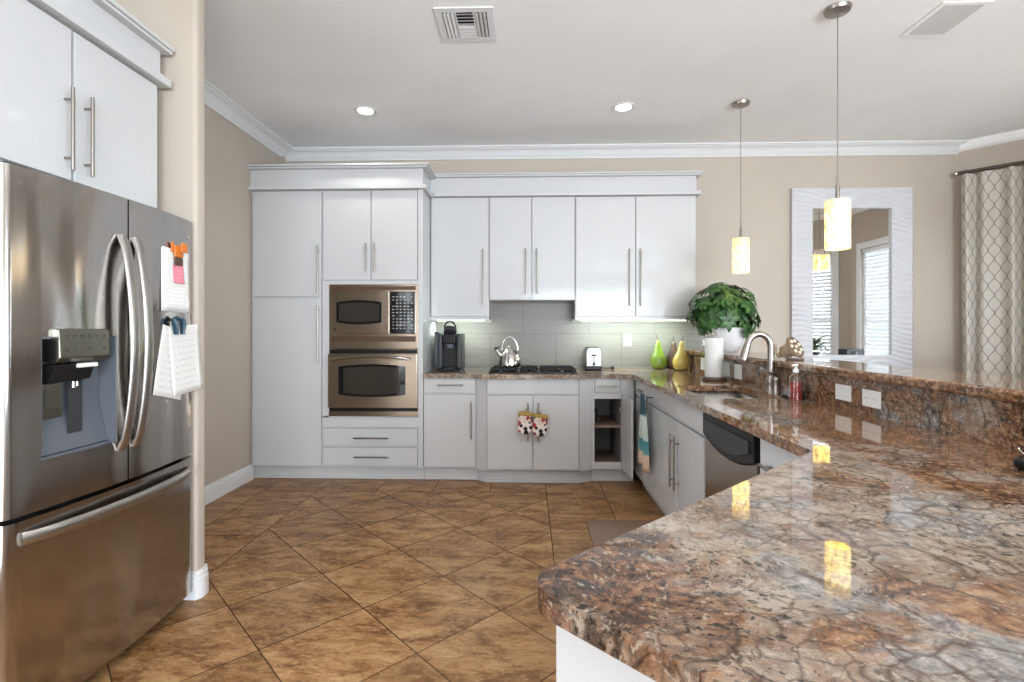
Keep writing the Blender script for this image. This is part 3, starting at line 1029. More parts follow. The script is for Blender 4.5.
# --- cabinet over the refrigerator (facing +X)
XF = -1.735
t = thing('fridge_top_cabinet', 'white two-door wall cabinet over the refrigerator', 'cabinet', (XF, 1.430, 0), PI / 2)
DF = XF - XL - 0.002
MB().box(0, 0.925, 0.021, DF, 1.862, 2.452).build('body', M['cab'], t)
front(t, 'door', 0.004, 0.459, 1.866, 2.444, hv=(0.428, 1.90, 2.21))
front(t, 'door', 0.469, 0.908, 1.866, 2.444, hv=(0.514, 1.90, 2.21))
MB().box(0, 0.925, 0.0, DF, 2.4525, 2.612).build('frieze', M['cab'], t)
MB().box(0, 0.955, -0.035, -0.0005, 2.4525, 2.492, 0.006).box(0.9255, 0.955, -0.001, DF, 2.4525, 2.492, 0.006).build('lower_lip', M['cab'], t)
MB().box(0, 0.957, -0.038, DF, 2.6125, 2.628, 0.004).box(0, 0.962, -0.046, DF, 2.6285, 2.648, 0.004).build('upper_lip', M['cab'], t)

# ------------------------------------------------------------------ worktop


def rounded(poly, rad, seg=6):
    """round selected corners: rad per vertex (0 = sharp)"""
    out = []
    n = len(poly)
    for i, p in enumerate(poly):
        r = rad[i]
        p = Vector(p)
        if r <= 0:
            out.append(tuple(p))
            continue
        a = (Vector(poly[i - 1]) - p).normalized()
        b = (Vector(poly[(i + 1) % n]) - p).normalized()
        half = math.acos(max(-1, min(1, a.dot(b)))) / 2
        tl = r / math.tan(half)
        c = p + (a + b).normalized() * (r / math.sin(half))
        s, e = p + a * tl - c, p + b * tl - c
        a0, a1 = math.atan2(s.y, s.x), math.atan2(e.y, e.x)
        da = (a1 - a0 + PI) % (2 * PI) - PI
        for k in range(seg + 1):
            ang = a0 + da * k / seg
            out.append((c.x + r * math.cos(ang), c.y + r * math.sin(ang)))
    return out


outer = [(-0.899, YB - 0.001), (-0.899, 4.325), (-0.465, 4.325), (-0.385, 4.255), (0.455, 4.255), (0.545, 4.325), (0.875, 4.325), (0.875, 1.595),
         (-0.012, 0.760), (0.610, 0.134), (1.497, 0.95), (1.497, YB - 0.001)]
rad = [0, 0.0, 0.05, 0.05, 0.05, 0.05, 0.03, 0.02, 0.060, 0.0, 0.0, 0.0]
SX0, SX1, SY0, SY1 = 0.985, 1.392, 2.79, 3.46
hole = rounded([(SX0, SY0), (SX1, SY0), (SX1, SY1), (SX0, SY1)], [0.05] * 4)
ol = rounded(outer, rad)
bm = bmesh.new()
es = []
loops = []
for lp in (ol, hole):
    vs = [bm.verts.new((x, y, CT)) for x, y in lp]
    loops.append(vs)
    es += [bm.edges.new((vs[i], vs[(i + 1) % len(vs)])) for i in range(len(vs))]
bmesh.ops.triangle_fill(bm, use_beauty=True, use_dissolve=False, edges=es)
for f in bm.faces:
    if f.normal.z < 0:
        f.normal_flip()
ext = bmesh.ops.extrude_face_region(bm, geom=list(bm.faces))
for v in [g for g in ext['geom'] if isinstance(g, bmesh.types.BMVert)]:
    v.co.z = CT - 0.037
bmesh.ops.recalc_face_normals(bm, faces=bm.faces)
# round the exposed front edge
be = []
for e in bm.edges:
    if len(e.link_faces) == 2 and abs(e.verts[0].co.z - e.verts[1].co.z) < 1e-5:
        nz = sorted(abs(f.normal.z) for f in e.link_faces)
        if nz[0] < 0.1 and nz[1] > 0.9:
            mx = (e.verts[0].co + e.verts[1].co) / 2
            if mx.y < YB - 0.01 and mx.x < 1.49 and mx.x > -0.895:
                be.append(e)
bmesh.ops.bevel(bm, geom=be, offset=0.013, segments=4, profile=0.5, affect='EDGES', clamp_overlap=True)
wk = MB()
wk.bm.free()
wk.bm = bm
wk.bev = True
wt = wk.build('granite_worktop', M['granite'], angle=50)
tag(wt, 'polished brown and cream granite worktop running round the kitchen to the peninsula', 'worktop')

# raised bar
t = thing('raised_bar', 'raised granite breakfast bar behind the sink', 'bar counter', (0, 0, 0))
MB().box(1.500, 1.522, 0.95, YB - 0.0135, CT - 0.036, 1.078).build('riser', M['granite_bar'], t)
MB().box(1.523, 1.66, 0.95, YB - 0.0135, 0.001, 1.078).build('knee_wall', M['wall'], t)
MB().box(1.460, 1.865, 0.93, YB - 0.0135, 1.0785, 1.120, 0.015, 4).build('bar_top', M['granite'], t)

# backsplash
ts = thing('tile_backsplash', 'grey large-format tiled backsplash behind the cooktop', 'backsplash', (0, 0, 0))
MB().box(-0.8985, 1.4985, YB - 0.012, YB - 0.0005, CT + 0.0005, 1.376).box(-0.359, 0.433, YB - 0.012, YB - 0.0005, 1.376, 1.575).build('tiles', M['tile'], ts)
MB().box(1.4995, 1.865, YB - 0.012, YB - 0.0005, 1.1205, 1.376).build('bar_tiles', M['tile'], ts)

# under-cabinet lights
for nm, x0, x1, lb in (('a', -0.86, -0.40, 'slim glowing light bar under the single-door wall cabinet'), ('b', 0.48, 1.48, 'slim glowing light bar under the wide wall cabinet')):
    t = thing('under_cabinet_light', lb, 'light', ((x0 + x1) / 2, YU + 0.07, 1.4035), 0, 'under-cabinet light bars')
    hw = (x1 - x0) / 2
    MB().box(-hw, hw, -0.02, 0.02, -0.012, -0.0005, 0.002).build('housing', M['white'], t)
    MB().box(-hw + 0.01, hw - 0.01, -0.015, 0.015, -0.0165, -0.0125, 0.001).build('lens', M['led'], t)
    area('under_cabinet_glow', ((x0 + x1) / 2, YU + 0.12, 1.384), ((x0 + x1) / 2, YU + 0.20, 0.9), x1 - x0, 0.03, 3.4 * (x1 - x0) / 0.5, (0.78, 1.0, 0.88))
# ------------------------------------------------------------------ refrigerator (faces +X)
FW = 0.44
BUL = 0.034


def fy(x):
    return -BUL * (1 - (x / FW) ** 2)


def door_block(m, x0, x1, z0, z1, yb=0.055, n=10, r0=0.0, r1=0.0):
    """slab with the convex front of the refrigerator doors; r0/r1 round the outer vertical edges"""
    pts = []
    for i in range(n + 1):
        x = x0 + (x1 - x0) * i / n
        pts.append((x, fy(x)))
    if r0:
        pts = [(x0, fy(x0) + r0), (x0 + r0 * 0.3, fy(x0) + r0 * 0.3), (x0 + r0, fy(x0 + r0))] + [p for p in pts if p[0] > x0 + r0 * 1.2]
    if r1:
        pts = [p for p in pts if p[0] < x1 - r1 * 1.2] + [(x1 - r1, fy(x1 - r1)), (x1 - r1 * 0.3, fy(x1) + r1 * 0.3), (x1, fy(x1) + r1)]
    pts += [(x1, yb), (x0, yb)]
    m.prism(pts, z0, z1, 'z')


FX, FYC = -1.603, 1.955
fr = thing('refrigerator', 'stainless french-door refrigerator with water dispenser and bottom freezer', 'refrigerator', (FX, FYC, 0), PI / 2)
MB().box(-0.435, 0.435, 0.06, 0.76, 0.045, 1.815, 0.006).build('body', M['darkgrey'], fr)
MB().box(-0.42, 0.42, 0.075, 0.70, 0.001, 0.045).build('base_grille', M['black'], fr)
for x in (-0.36, 0.36):
    MB().box(x - 0.05, x + 0.05, 0.03, 0.14, 1.8155, 1.832, 0.006).build('hinge_cover', M['darkgrey'], fr)
ZD0, ZD1 = 0.713, 1.815
# right door
m = MB()
door_block(m, 0.0035, FW, ZD0, ZD1, r1=0.012)
rd = m.build('door', M['fridge'], fr, angle=30)
# left door with dispenser opening
HX0, HX1, HZ0, HZ1 = -0.338, -0.052, 0.872, 1.278
m = MB()
door_block(m, -FW, HX0, ZD0, ZD1, n=6, r0=0.012)
door_block(m, HX1, -0.0035, ZD0, ZD1, n=3)
door_block(m, HX0, HX1, ZD0, HZ0, n=6)
door_block(m, HX0, HX1, HZ1, ZD1, n=6)
ld = m.build('door', M['fridge'], fr, angle=30)
# freezer drawer
m = MB()
door_block(m, -FW, FW, 0.055, 0.697, n=20, r0=0.012, r1=0.012)
fd = m.build('freezer_drawer', M['fridge'], fr, angle=30)
# handles (bowed bars)


def vhandle(par, x, z0, z1):
    k = 18
    y0 = fy(x) - 0.002
    pts = [(x, y0 - 0.054 * (math.sin(PI * i / k) ** 0.62), z0 + (z1 - z0) * i / k) for i in range(k + 1)]
    MB().tube(pts, 0.0110, 18, flat=2.0).build('handle', M['handlesteel'], par)


vhandle(ld, -0.036, 0.84, 1.665)
vhandle(rd, 0.036, 0.84, 1.665)
m = MB()
k = 16
pth = [(-0.40 + 0.80 * i / k, fy(-0.40 + 0.80 * i / k) - 0.004 - 0.040 * (math.sin(PI * i / k) ** 0.5), 0.640) for i in range(k + 1)]
m.tube(pth, 0.0105, 18, flat=2.1)
m.build('handle', M['handlesteel'], fd)
# dispenser
dsp = MB()
d0 = 0.052
dsp.box(HX0, HX1, d0 - 0.004, d0, HZ0, HZ1)
dsp.box(HX0 - 0.0005, HX0 + 0.006, fy(HX0) + 0.003, d0, HZ0, HZ1).box(HX1 - 0.006, HX1 + 0.0005, fy(HX1) + 0.003, d0, HZ0, HZ1)
dsp.box(HX0, HX1, fy(HX0) + 0.002, d0, HZ0 - 0.0005, HZ0 + 0.008).box(HX0, HX1, fy(HX0) + 0.002, d0, HZ1 - 0.008, HZ1 + 0.0005)
dp = dsp.build('dispenser', M['midgrey'], ld)
# sloping back panel with a central rib
MB().prism([(d0 - 0.006, HZ1 - 0.01), (d0 - 0.006, HZ0 + 0.01), (0.000, HZ0 + 0.01), (0.034, HZ0 + 0.16), (0.040, HZ1 - 0.01)], HX0 + 0.008, HX1 - 0.008, 'x').build('dispenser_back', M['midgrey'], ld)
MB().prism([(-0.215, 0), (-0.155, 0), (-0.175, 0.02), (-0.195, 0.02)], HZ0 + 0.012, HZ1 - 0.13, 'z').xf(Matrix.Translation((0, 0.012, 0))).build('dispenser_rib', M['darkgrey'], ld)
yp = fy(-0.19) - 0.014
MB().prism([(yp - 0.002, 1.205), (yp, 1.302), (0.0, 1.308), (0.045, 1.29), (0.045, 1.20), (yp + 0.02, 1.185)], -0.302, -0.098, 'x', 0.004).build('control_panel', M['disp_panel'], ld)
MB().prism([(yp + 0.012, 1.184), (yp + 0.03, 1.125), (0.04, 1.115), (0.04, 1.184)], -0.300, -0.145, 'x', 0.006).build('nozzle_housing', M['black'], ld)
MB().box(-0.222, -0.142, yp + 0.004, yp + 0.026, 1.168, 1.1835, 0.004).build('ice_lever', M['white'], ld)
MB().cyl((-0.205, 0.0, 1.118), (-0.205, 0.0, 1.098), 0.008).cyl((-0.19, 0.0, 1.118), (-0.19, 0.0, 1.102), 0.006).build('nozzle', M['chrome'], ld)
MB().box(-0.325, -0.250, -0.002, 0.006, 1.002, 1.118, 0.006).box(-0.313, -0.262, -0.006, -0.0025, 1.035, 1.10, 0.002).build('paddle', M['steeldark'], ld)
MB().lathe([(0, 0), (0.011, 0), (0.011, 0.002), (0, 0.0025)], (0.395, fy(0.395) - 0.0005, 1.735), axis=Matrix.Rotation(PI / 2, 3, 'X'), n=20).build('badge', M['chrome'], rd)

# papers and clips on the refrigerator door (local frame of the fridge: thing at door surface)


def on_fridge(name, label, cat, group=None):
    return thing(name, label, cat, (FX, FYC, 0), PI / 2, group)


def paper_sheet(parent, name, mat, x0, x1, z0, z1, off, tilt=0.0, curl=0.0):
    cx, cz = (x0 + x1) / 2, (z0 + z1) / 2
    ct, st = math.cos(tilt), math.sin(tilt)

    def fn(a, b):
        x, z = x0 + (x1 - x0) * a, z0 + (z1 - z0) * b
        X, Zz = cx + (x - cx) * ct - (z - z1) * st, z1 + (x - cx) * st + (z - z1) * ct
        return (X, fy(min(max(X, -FW), FW)) - off - curl * (1 - b) ** 2, Zz)
    return MB().grid(fn, 10, 10, uv=lambda a, b: (a, b)).build(name, mat, parent, thick=0.0004)


p = on_fridge('paper_notice', 'white printed notice with a pink sticky note under the orange clip', 'paper')
paper_sheet(p, 'sheet', M['paper'], 0.190, 0.398, 1.385, 1.660, 0.0030, R(-1), 0.010)
paper_sheet(p, 'under_sheet', M['paper'], 0.186, 0.394, 1.380, 1.655, 0.0016, R(-1), 0.004)
paper_sheet(p, 'sticky_note', M['pink'], 0.262, 0.342, 1.510, 1.592, 0.0056, R(1), 0.006)
p = on_fridge('magnet_clip', 'orange magnetic clip holding the printed notice on the fridge', 'magnet')
yy = fy(0.27)
MB().box(0.262, 0.318, yy - 0.018, yy - 0.0075, 1.625, 1.680, 0.006).build('jaw', M['orange'], p)
MB().box(0.246, 0.2615, yy - 0.013, yy - 0.0065, 1.645, 1.690, 0.004).build('lever', M['orange'], p)
MB().box(0.290, 0.330, yy - 0.028, yy - 0.0185, 1.650, 1.692, 0.006).build('lever', M['orange'], p)
MB().box(0.264, 0.316, yy - 0.0165, yy - 0.0085, 1.590, 1.6245, 0.003).build('jaw_plate', M['wood'], p)
p = on_fridge('paper_note', 'handwritten white note hanging over the fridge edge under the blue clip', 'paper')
paper_sheet(p, 'sheet', M['paper2'], 0.232, 0.475, 1.010, 1.322, 0.0044, R(3), 0.012)
p = on_fridge('paper_note', 'tilted white note behind the handwritten one on the fridge', 'paper')
paper_sheet(p, 'sheet', M['paper2'], 0.195, 0.400, 0.995, 1.300, 0.0022, R(-14), 0.006)
p = on_fridge('magnet_clip', 'dark blue magnetic clip holding two notes on the fridge', 'magnet')
m = MB()
for x, tl in ((0.245, 0.35), (0.300, -0.10)):
    m.tube([(x - 0.010 * tl, yy - 0.021, 1.350), (x + 0.01 * tl, yy - 0.027, 1.325), (x + 0.03 * tl, yy - 0.025, 1.280)], [0.010, 0.016, 0.011], 12, flat=0.55)
m.build('grip', M['navy'], p)
MB().tube([(0.25, yy - 0.014, 1.345), (0.272, yy - 0.018, 1.355), (0.295, yy - 0.014, 1.345)], 0.008, 10).build('spring', M['navy'], p)

# ------------------------------------------------------------------ microwave and oven (built in, facing -Y)
AX = -1.778


def barrel(cx, cz, hw, hh, bulge, n=12):
    """outline with straight sides and bowed top and bottom"""
    top = [(cx - hw + 2 * hw * i / n, cz + hh - bulge + bulge * (1 - (2 * i / n - 1) ** 2)) for i in range(n + 1)]
    bot = [(cx + hw - 2 * hw * i / n, cz - hh + bulge - bulge * (1 - (2 * i / n - 1) ** 2)) for i in range(n + 1)]
    return bot + top


mw = thing('microwave', 'built-in stainless microwave with bowed window and black keypad', 'microwave', (AX, YT, 0))
MB().box(0.064, 0.834, -0.006, 0.021, 1.138, 1.693, 0.002).box(0.064, 0.834, 0.022, 0.5, 1.14, 1.692).build('trim_frame', M['steel'], mw)
for z0, z1 in ((1.645, 1.676), (1.200, 1.246)):
    MB().box(0.085, 0.815, -0.009, -0.0065, z0, z1, 0.001).build('vent_strip', M['wood'], mw)
md = MB().box(0.090, 0.592, -0.030, -0.0065, 1.268, 1.628, 0.004).build('door', M['steel'], mw)
MB().prism(barrel(0.332, 1.452, 0.196, 0.104, 0.018), -0.034, -0.0305, 'y', 0.0015).build('window_surround', M['blackgloss'], md)
MB().prism(barrel(0.332, 1.452, 0.172, 0.084, 0.014), -0.0362, -0.0345, 'y').build('window', M['ovenglass'], md)
MB().lathe([(0, 0), (0.011, 0), (0.011, 0.002), (0, 0.0025)], (0.123, -0.0305, 1.305), axis=Matrix.Rotation(PI / 2, 3, 'X'), n=18).build('badge', M['darkgrey'], md)
MB().box(0.598, 0.815, -0.030, -0.0065, 1.268, 1.628, 0.004).build('keypad', M['keypad'], mw)
ov = thing('wall_oven', 'built-in stainless wall oven with bowed handle, below the microwave', 'oven', (AX, YT, 0))
MB().box(0.064, 0.834, -0.004, 0.021, 0.558, 1.132, 0.002).box(0.064, 0.834, 0.022, 0.55, 0.558, 1.13).build('body', M['steel'], ov)
for z0, z1 in ((1.098, 1.128), (0.603, 0.628)):
    MB().box(0.066, 0.832, -0.008, -0.0045, z0, z1, 0.001).build('vent_strip', M['black'], ov)
od = MB().box(0.066, 0.832, -0.040, -0.0045, 0.632, 1.094, 0.005).build('door', M['steel'], ov)
MB().prism(barrel(0.447, 0.868, 0.288, 0.140, 0.020), -0.044, -0.0405, 'y', 0.0015).build('window_surround', M['blackgloss'], od)
MB().prism(barrel(0.447, 0.868, 0.245, 0.122, 0.018), -0.0465, -0.0445, 'y').build('window', M['ovenglass'], od)
hp = [(0.115 + 0.664 * i / 12, -0.082 + 0.0 * i, 1.050 + 0.026 * (1 - (2 * i / 12 - 1) ** 2)) for i in range(13)]
m = MB().tube(hp, 0.011, 12)
for i in (1, 11):
    m.cyl((hp[i][0], -0.040, hp[i][2]), (hp[i][0], -0.082, hp[i][2]), 0.008, n=10)
m.build('handle', M['chrome'], od)
MB().box(0.066, 0.832, -0.020, -0.0045, 0.560, 0.600, 0.003).build('lower_trim', M['steel'], ov)

# ------------------------------------------------------------------ pot holders on the cooktop cabinet pulls


def mitt(label, x, z, tilt):
    t = thing('pot_holder', label, 'pot holder', (x, YC - 0.0565, z), 0, 'spotted pot holders on the cooktop cabinet')
    n = 14
    hw = 0.055
    pts = [(-hw, 0.0), (-hw * 1.08, -0.08)] + [(-hw * 1.08 * math.cos(PI * i / n), -0.100 - 0.055 * math.sin(PI * i / n)) for i in range(n + 1)] + [(hw * 1.08, -0.08), (hw, 0.0)]
    rm = Matrix.Rotation(tilt, 4, 'Y')
    MB().prism(pts, -0.013, 0.013, 'y', 0.008, 3).xf(rm).build('mitt_body', M['mitt'], t)
    MB().box(-hw * 1.12, hw * 1.12, -0.016, 0.016, 0.0005, 0.030, 0.006).xf(rm).build('cuff', M['mustard'], t)
    MB().tube([(0.006 * math.cos(a) - 0.0, 0.0 + 0.018 * math.sin(a), 0.042 + 0.012 * math.cos(a)) for a in [2 * PI * i / 16 for i in range(16)]], 0.0028, 8, closed=True).build('hanging_loop', M['mustard'], t)


mitt('spotted pot holder on the pull of the cooktop cabinet door nearer the oven', -0.018, 0.588, R(4))
mitt('spotted pot holder on the pull of the cooktop cabinet door nearer the open cabinet', 0.108, 0.570, R(7))

# ------------------------------------------------------------------ cooktop and what stands on the back counter
ck = thing('gas_cooktop', 'black gas cooktop with three cast-iron grates set in granite', 'cooktop', (0.045, 4.62, CT + 0.0008))
MB().box(-0.385, 0.385, -0.235, 0.235, 0.0, 0.010, 0.004).build('base', M['blackgloss'], ck)


def grate(x0, x1, y0, y1):
    m = MB()
    zz = 0.034
    for x in (x0, x1):
        m.box(x - 0.007, x + 0.007, y0 - 0.007, y1 + 0.007, zz - 0.012, zz)
    for y in (y0, y1):
        m.box(x0 - 0.007, x1 + 0.007, y - 0.007, y + 0.007, zz - 0.012, zz)
    cx = (x0 + x1) / 2
    m.box(x0, x1, (y0 + y1) / 2 - 0.005, (y0 + y1) / 2 + 0.005, zz - 0.010, zz)
    for q in (0.27, 0.73):
        yq = y0 + (y1 - y0) * q
        m.box(x0, cx - 0.025, yq - 0.005, yq + 0.005, zz - 0.010, zz + 0.002)
        m.box(cx + 0.025, x1, yq - 0.005, yq + 0.005, zz - 0.010, zz + 0.002)
    m.box(cx - 0.005, cx + 0.005, y0, y1, zz - 0.010, zz)
    for x in (x0, x1):
        for y in (y0, y1):
            m.box(x - 0.009, x + 0.009, y - 0.009, y + 0.009, 0.0105, zz - 0.010)
    m.build('grate', M['iron'], ck, angle=20)


grate(-0.365, -0.145, -0.20, 0.215)
grate(-0.105, 0.035, -0.09, 0.215)
grate(0.075, 0.365, -0.20, 0.215)
for x, y, r_ in ((-0.255, -0.09, 0.040), (-0.255, 0.11, 0.045), (-0.035, 0.06, 0.030), (0.22, -0.09, 0.045), (0.22, 0.11, 0.040)):
    MB().lathe([(0, 0.0105), (r_ * 1.2, 0.0105), (r_ * 1.15, 0.014), (r_, 0.018), (r_ * 0.9, 0.0215), (0, 0.022)], (x, y, 0), 24).build('burner', M['iron'], ck)
for i in range(5):
    MB().lathe([(0, 0.0105), (0.016, 0.0105), (0.015, 0.026), (0.013, 0.029), (0, 0.029)], (-0.10 + 0.042 * i, -0.205 + 0.012 * abs(i - 2), 0), 16).build('knob', M['black'], ck)

kt = thing('tea_kettle', 'ribbed stainless tea kettle on the cooktop, with arched handle', 'kettle', (-0.165, 4.66, CT + 0.0368))
m = MB()
pr = [(0.0, 0.0), (0.090, 0.0), (0.098, 0.006), (0.100, 0.018), (0.095, 0.055), (0.084, 0.098), (0.068, 0.132), (0.052, 0.149), (0.050, 0.154), (0, 0.155)]
m.lathe(pr, n=64)
for v in m.bm.verts:
    r_ = math.hypot(v.co.x, v.co.y)
    if r_ > 0.03 and 0.012 < v.co.z < 0.140:
        a = math.atan2(v.co.y, v.co.x)
        k = 1 + 0.030 * math.cos(16 * a)
        v.co.x *= k
        v.co.y *= k
kb = m.build('kettle_body', M['chrome'], kt)
MB().lathe([(0.049, 0.1555), (0.046, 0.163), (0.020, 0.169), (0.012, 0.171), (0.014, 0.182), (0.010, 0.189), (0, 0.190)], n=32).build('lid', M['chrome'], kt)
MB().tube([(-0.070, 0, 0.090), (-0.096, 0, 0.118), (-0.118, 0, 0.148), (-0.126, 0, 0.160)], [0.026, 0.021, 0.016, 0.015], 16).build('spout', M['chrome'], kt)
MB().tube([(-0.129, 0, 0.156), (-0.118, 0, 0.178)], [0.018, 0.015], 14).tube([(-0.116, 0, 0.170), (-0.09, 0, 0.19)], [0.006, 0.005], 8).build('spout_cap', M['black'], kt)
hp = [(0.072 * math.cos(a), 0, 0.150 + 0.118 * math.sin(a)) for a in [PI * i / 18 for i in range(19)]]
m = MB().tube(hp, 0.0085, 12)
m.build('handle', M['chrome'], kt)

cm = thing('coffee_maker', 'black single-cup coffee maker with raised lever handle', 'coffee maker', (-0.715, 4.70, CT + 0.001))
MB().box(-0.110, 0.110, 0.02, 0.20, 0.0, 0.345, 0.018, 3).build('body', M['black'], cm)
MB().box(-0.112, -0.062, -0.085, 0.0195, 0.02, 0.34, 0.016, 3).box(0.062, 0.112, -0.085, 0.0195, 0.02, 0.34, 0.016, 3).build('side_pillar', M['darkgrey'], cm)
MB().box(-0.0615, 0.0615, -0.10, 0.0195, 0.245, 0.335, 0.012, 3).build('brew_head', M['black'], cm)
MB().lathe([(0, 0.205), (0.034, 0.205), (0.044, 0.2445), (0, 0.2445)], (0, -0.045, 0), 24).build('spout', M['midgrey'], cm)
MB().box(-0.105, 0.105, -0.125, 0.0195, 0.0, 0.0195, 0.006).build('base', M['black'], cm)
MB().lathe([(0, 0.02), (0.058, 0.02), (0.058, 0.030), (0.050, 0.033), (0, 0.033)], (0, -0.062, 0), 28).build('drip_tray', M['darkgrey'], cm)
# tilted lid with a ring handle
tl = Matrix.Translation((0, -0.03, 0.352)) @ Matrix.Rotation(R(-38), 4, 'X')
MB().lathe([(0, -0.012), (0.056, -0.012), (0.062, 0.0), (0.060, 0.028), (0.048, 0.036), (0, 0.036)], n=28).xf(tl).build('lid', M['darkgrey'], cm)
MB().tube([(-0.052, -0.03, 0.37), (-0.050, -0.035, 0.41), (-0.030, -0.038, 0.442), (0, -0.04, 0.452), (0.030, -0.038, 0.442), (0.050, -0.035, 0.41), (0.052, -0.03, 0.37)], 0.0085, 12).build('handle', M['black'], cm)
MB().box(-0.150, -0.1125, 0.0, 0.19, 0.03, 0.335, 0.014, 3).build('water_tank', M['midgrey'], cm)
MB().box(-0.1505, -0.1125, 0.0, 0.19, 0.3355, 0.352, 0.005).build('tank_lid', M['black'], cm)

to = thing('toaster', 'small stainless toaster with slots on top, end turned to the room', 'toaster', (0.608, 4.84, CT + 0.001))
MB().box(-0.075, 0.075, -0.125, 0.125, 0.0, 0.034, 0.01).build('base', M['black'], to)
m = MB().prism([(-0.068, 0.0345), (0.068, 0.0345), (0.070, 0.12), (0.066, 0.180), (0.050, 0.205), (-0.050, 0.205), (-0.066, 0.180), (-0.070, 0.12)], -0.120, 0.120, 'y', 0.006)
m.build('shell', flat('toaster_shell_steel', (0.30, 0.29, 0.28), 0.28, 1.0), to)
MB().box(-0.042, -0.018, -0.095, 0.095, 0.2052, 0.210, 0.001).box(0.018, 0.042, -0.095, 0.095, 0.2052, 0.210, 0.001).build('slot', M['black'], to)
MB().box(-0.005, 0.005, -0.1235, -0.1202, 0.065, 0.150, 0.001).build('lever_track', M['black'], to)
MB().box(-0.024, 0.024, -0.146, -0.1236, 0.132, 0.146, 0.004).build('lever', M['black'], to)
MB().lathe([(0, 0), (0.015, 0), (0.013, 0.016), (0, 0.017)], (0, -0.1202, 0.058), axis=Matrix.Rotation(PI / 2, 3, 'X'), n=20).build('dial', M['black'], to)
MB().tube([(0.072, 0.04, 0.016), (0.11, 0.03, 0.010), (0.15, 0.0, 0.006), (0.18, 0.02, 0.012)], 0.0035, 8).tube([(0.175, 0.02, 0.013), (0.205, 0.02, 0.016)], [0.012, 0.016], 12).build('cord', M['black'], to)


def outlet(label, loc, rotz, horizontal=False, sockets=2, cat='outlet', wd=0.074, hg=0.118):
    t = thing('wall_outlet', label, cat, loc, rotz, 'white cover plates')
    if horizontal:
        wd, hg = hg, wd
    MB().box(-wd / 2, wd / 2, -0.0065, -0.0005, -hg / 2, hg / 2, 0.0025).build('cover_plate', M['white'], t)
    m = MB()
    k = MB()
    for s in ((-1, 1) if sockets == 2 else (0,)):
        cx, cz = (s * 0.026, 0) if horizontal else (0, s * 0.026)
        hx, hz = (0.016, 0.015)
        if sockets == 1:
            hx, hz = (0.032, 0.016) if horizontal else (0.016, 0.032)
        m.box(cx - hx, cx + hx, -0.0095, -0.0066, cz - hz, cz + hz, 0.002)
        if sockets == 2:
            k.box(cx - 0.008, cx - 0.006, -0.0102, -0.0097, cz - 0.003, cz + 0.006).box(cx + 0.006, cx + 0.008, -0.0102, -0.0097, cz - 0.003, cz + 0.006)
    fo = m.build('socket' if sockets == 2 else 'switch', M['white'], t)
    if sockets == 2:
        k.build('slots', M['darkgrey'], fo)
    else:
        k.bm.free()


outlet('white switch plate on the grey tile above the toaster', (0.972, YB - 0.012, 1.205), 0, sockets=1)
outlet('white switch plate on the granite riser just past the soap bottle', (1.500, 2.470, 1.003), -PI / 2, True, 1)
outlet('white double outlet plate on the granite riser nearest the peninsula', (1.500, 2.270, 1.000), -PI / 2, True, 2)
outlet('white outlet plate on the granite riser beside the yellow pear', (1.500, 4.400, 1.012), -PI / 2, False, 1, wd=0.125, hg=0.105)
outlet('white outlet plate on the granite riser half hidden by the paper towels', (1.500, 3.90, 1.008), -PI / 2, False, 1, wd=0.125, hg=0.105)
outlet('white outlet plate on the granite riser under the faucet spout', (1.500, 3.680, 1.003), -PI / 2, False, 1, wd=0.125, hg=0.105)

# pears


def pear(label, loc, mat, s, lean=0.0, stem=(0.02, 0.05)):
    t = thing('ceramic_pear', label, 'ornament', (loc[0], loc[1], CT + 0.0008), random.Random(label).uniform(0, 6), None)
    pr = [(0, 0.0), (0.030, 0.0), (0.052, 0.010), (0.068, 0.035), (0.074, 0.065), (0.071, 0.095), (0.060, 0.125), (0.045, 0.155), (0.034, 0.185), (0.027, 0.215), (0.020, 0.245), (0.012, 0.262), (0, 0.268)]
    m = MB().lathe([(r * s, z * s) for r, z in pr], n=40)
    sh = Matrix.Identity(4)
    sh[0][2] = lean
    m.xf(sh).build('pear_body', mat, t, angle=80)
    z0 = 0.262 * s
    x0 = lean * z0
    MB().tube([(x0, 0, z0), (x0 + stem[0] * 0.3, 0, z0 + stem[1] * 0.5), (x0 + stem[0], 0, z0 + stem[1])], [0.0055, 0.0042, 0.006], 10).build('stem', M['wood'], t)


pear('green glazed ceramic pear on the corner of the granite worktop', (1.240, 4.88), M['pear_green'], 1.04, 0.02)
pear('brown glazed ceramic pear behind the yellow one', (1.392, 4.925), M['pear_brown'], 1.0, 0.08)
pear('yellow glazed ceramic pear in front of the brown one', (1.400, 4.72), M['pear_yellow'], 1.02, 0.03)

# paper towels
pt = thing('paper_towel_roll', 'white paper towel roll standing on a dark wooden holder', 'paper towels', (1.392, 3.86, CT + 0.0008))
MB().lathe([(0, 0), (0.088, 0), (0.092, 0.006), (0.090, 0.018), (0.080, 0.022), (0, 0.022)], n=40).build('holder_base', M['wood'], pt)
MB().lathe([(0.020, 0.0225), (0.064, 0.0225), (0.066, 0.027), (0.066, 0.305), (0.063, 0.31), (0.020, 0.31), (0.020, 0.0225)], n=40).build('roll', M['white'], pt)
MB().cyl((0, 0, 0.0225), (0, 0, 0.325), 0.006).tube([(0.018 * math.cos(a), 0, 0.342 + 0.018 * math.sin(a)) for a in [2 * PI * i / 20 for i in range(20)]], 0.004, 8, closed=True).build('finial', M['nickel'], pt)
MB().grid(lambda a, b: (-0.066 - 0.030 * a + 0.006 * math.sin(b * 5), -0.02 + 0.02 * math.sin(3 * b + 2 * a), 0.262 + 0.046 * b - 0.012 * a), 5, 6).build('loose_sheet', M['white'], pt, thick=0.001)

# ------------------------------------------------------------------ plant on the bar
rng = random.Random(11)


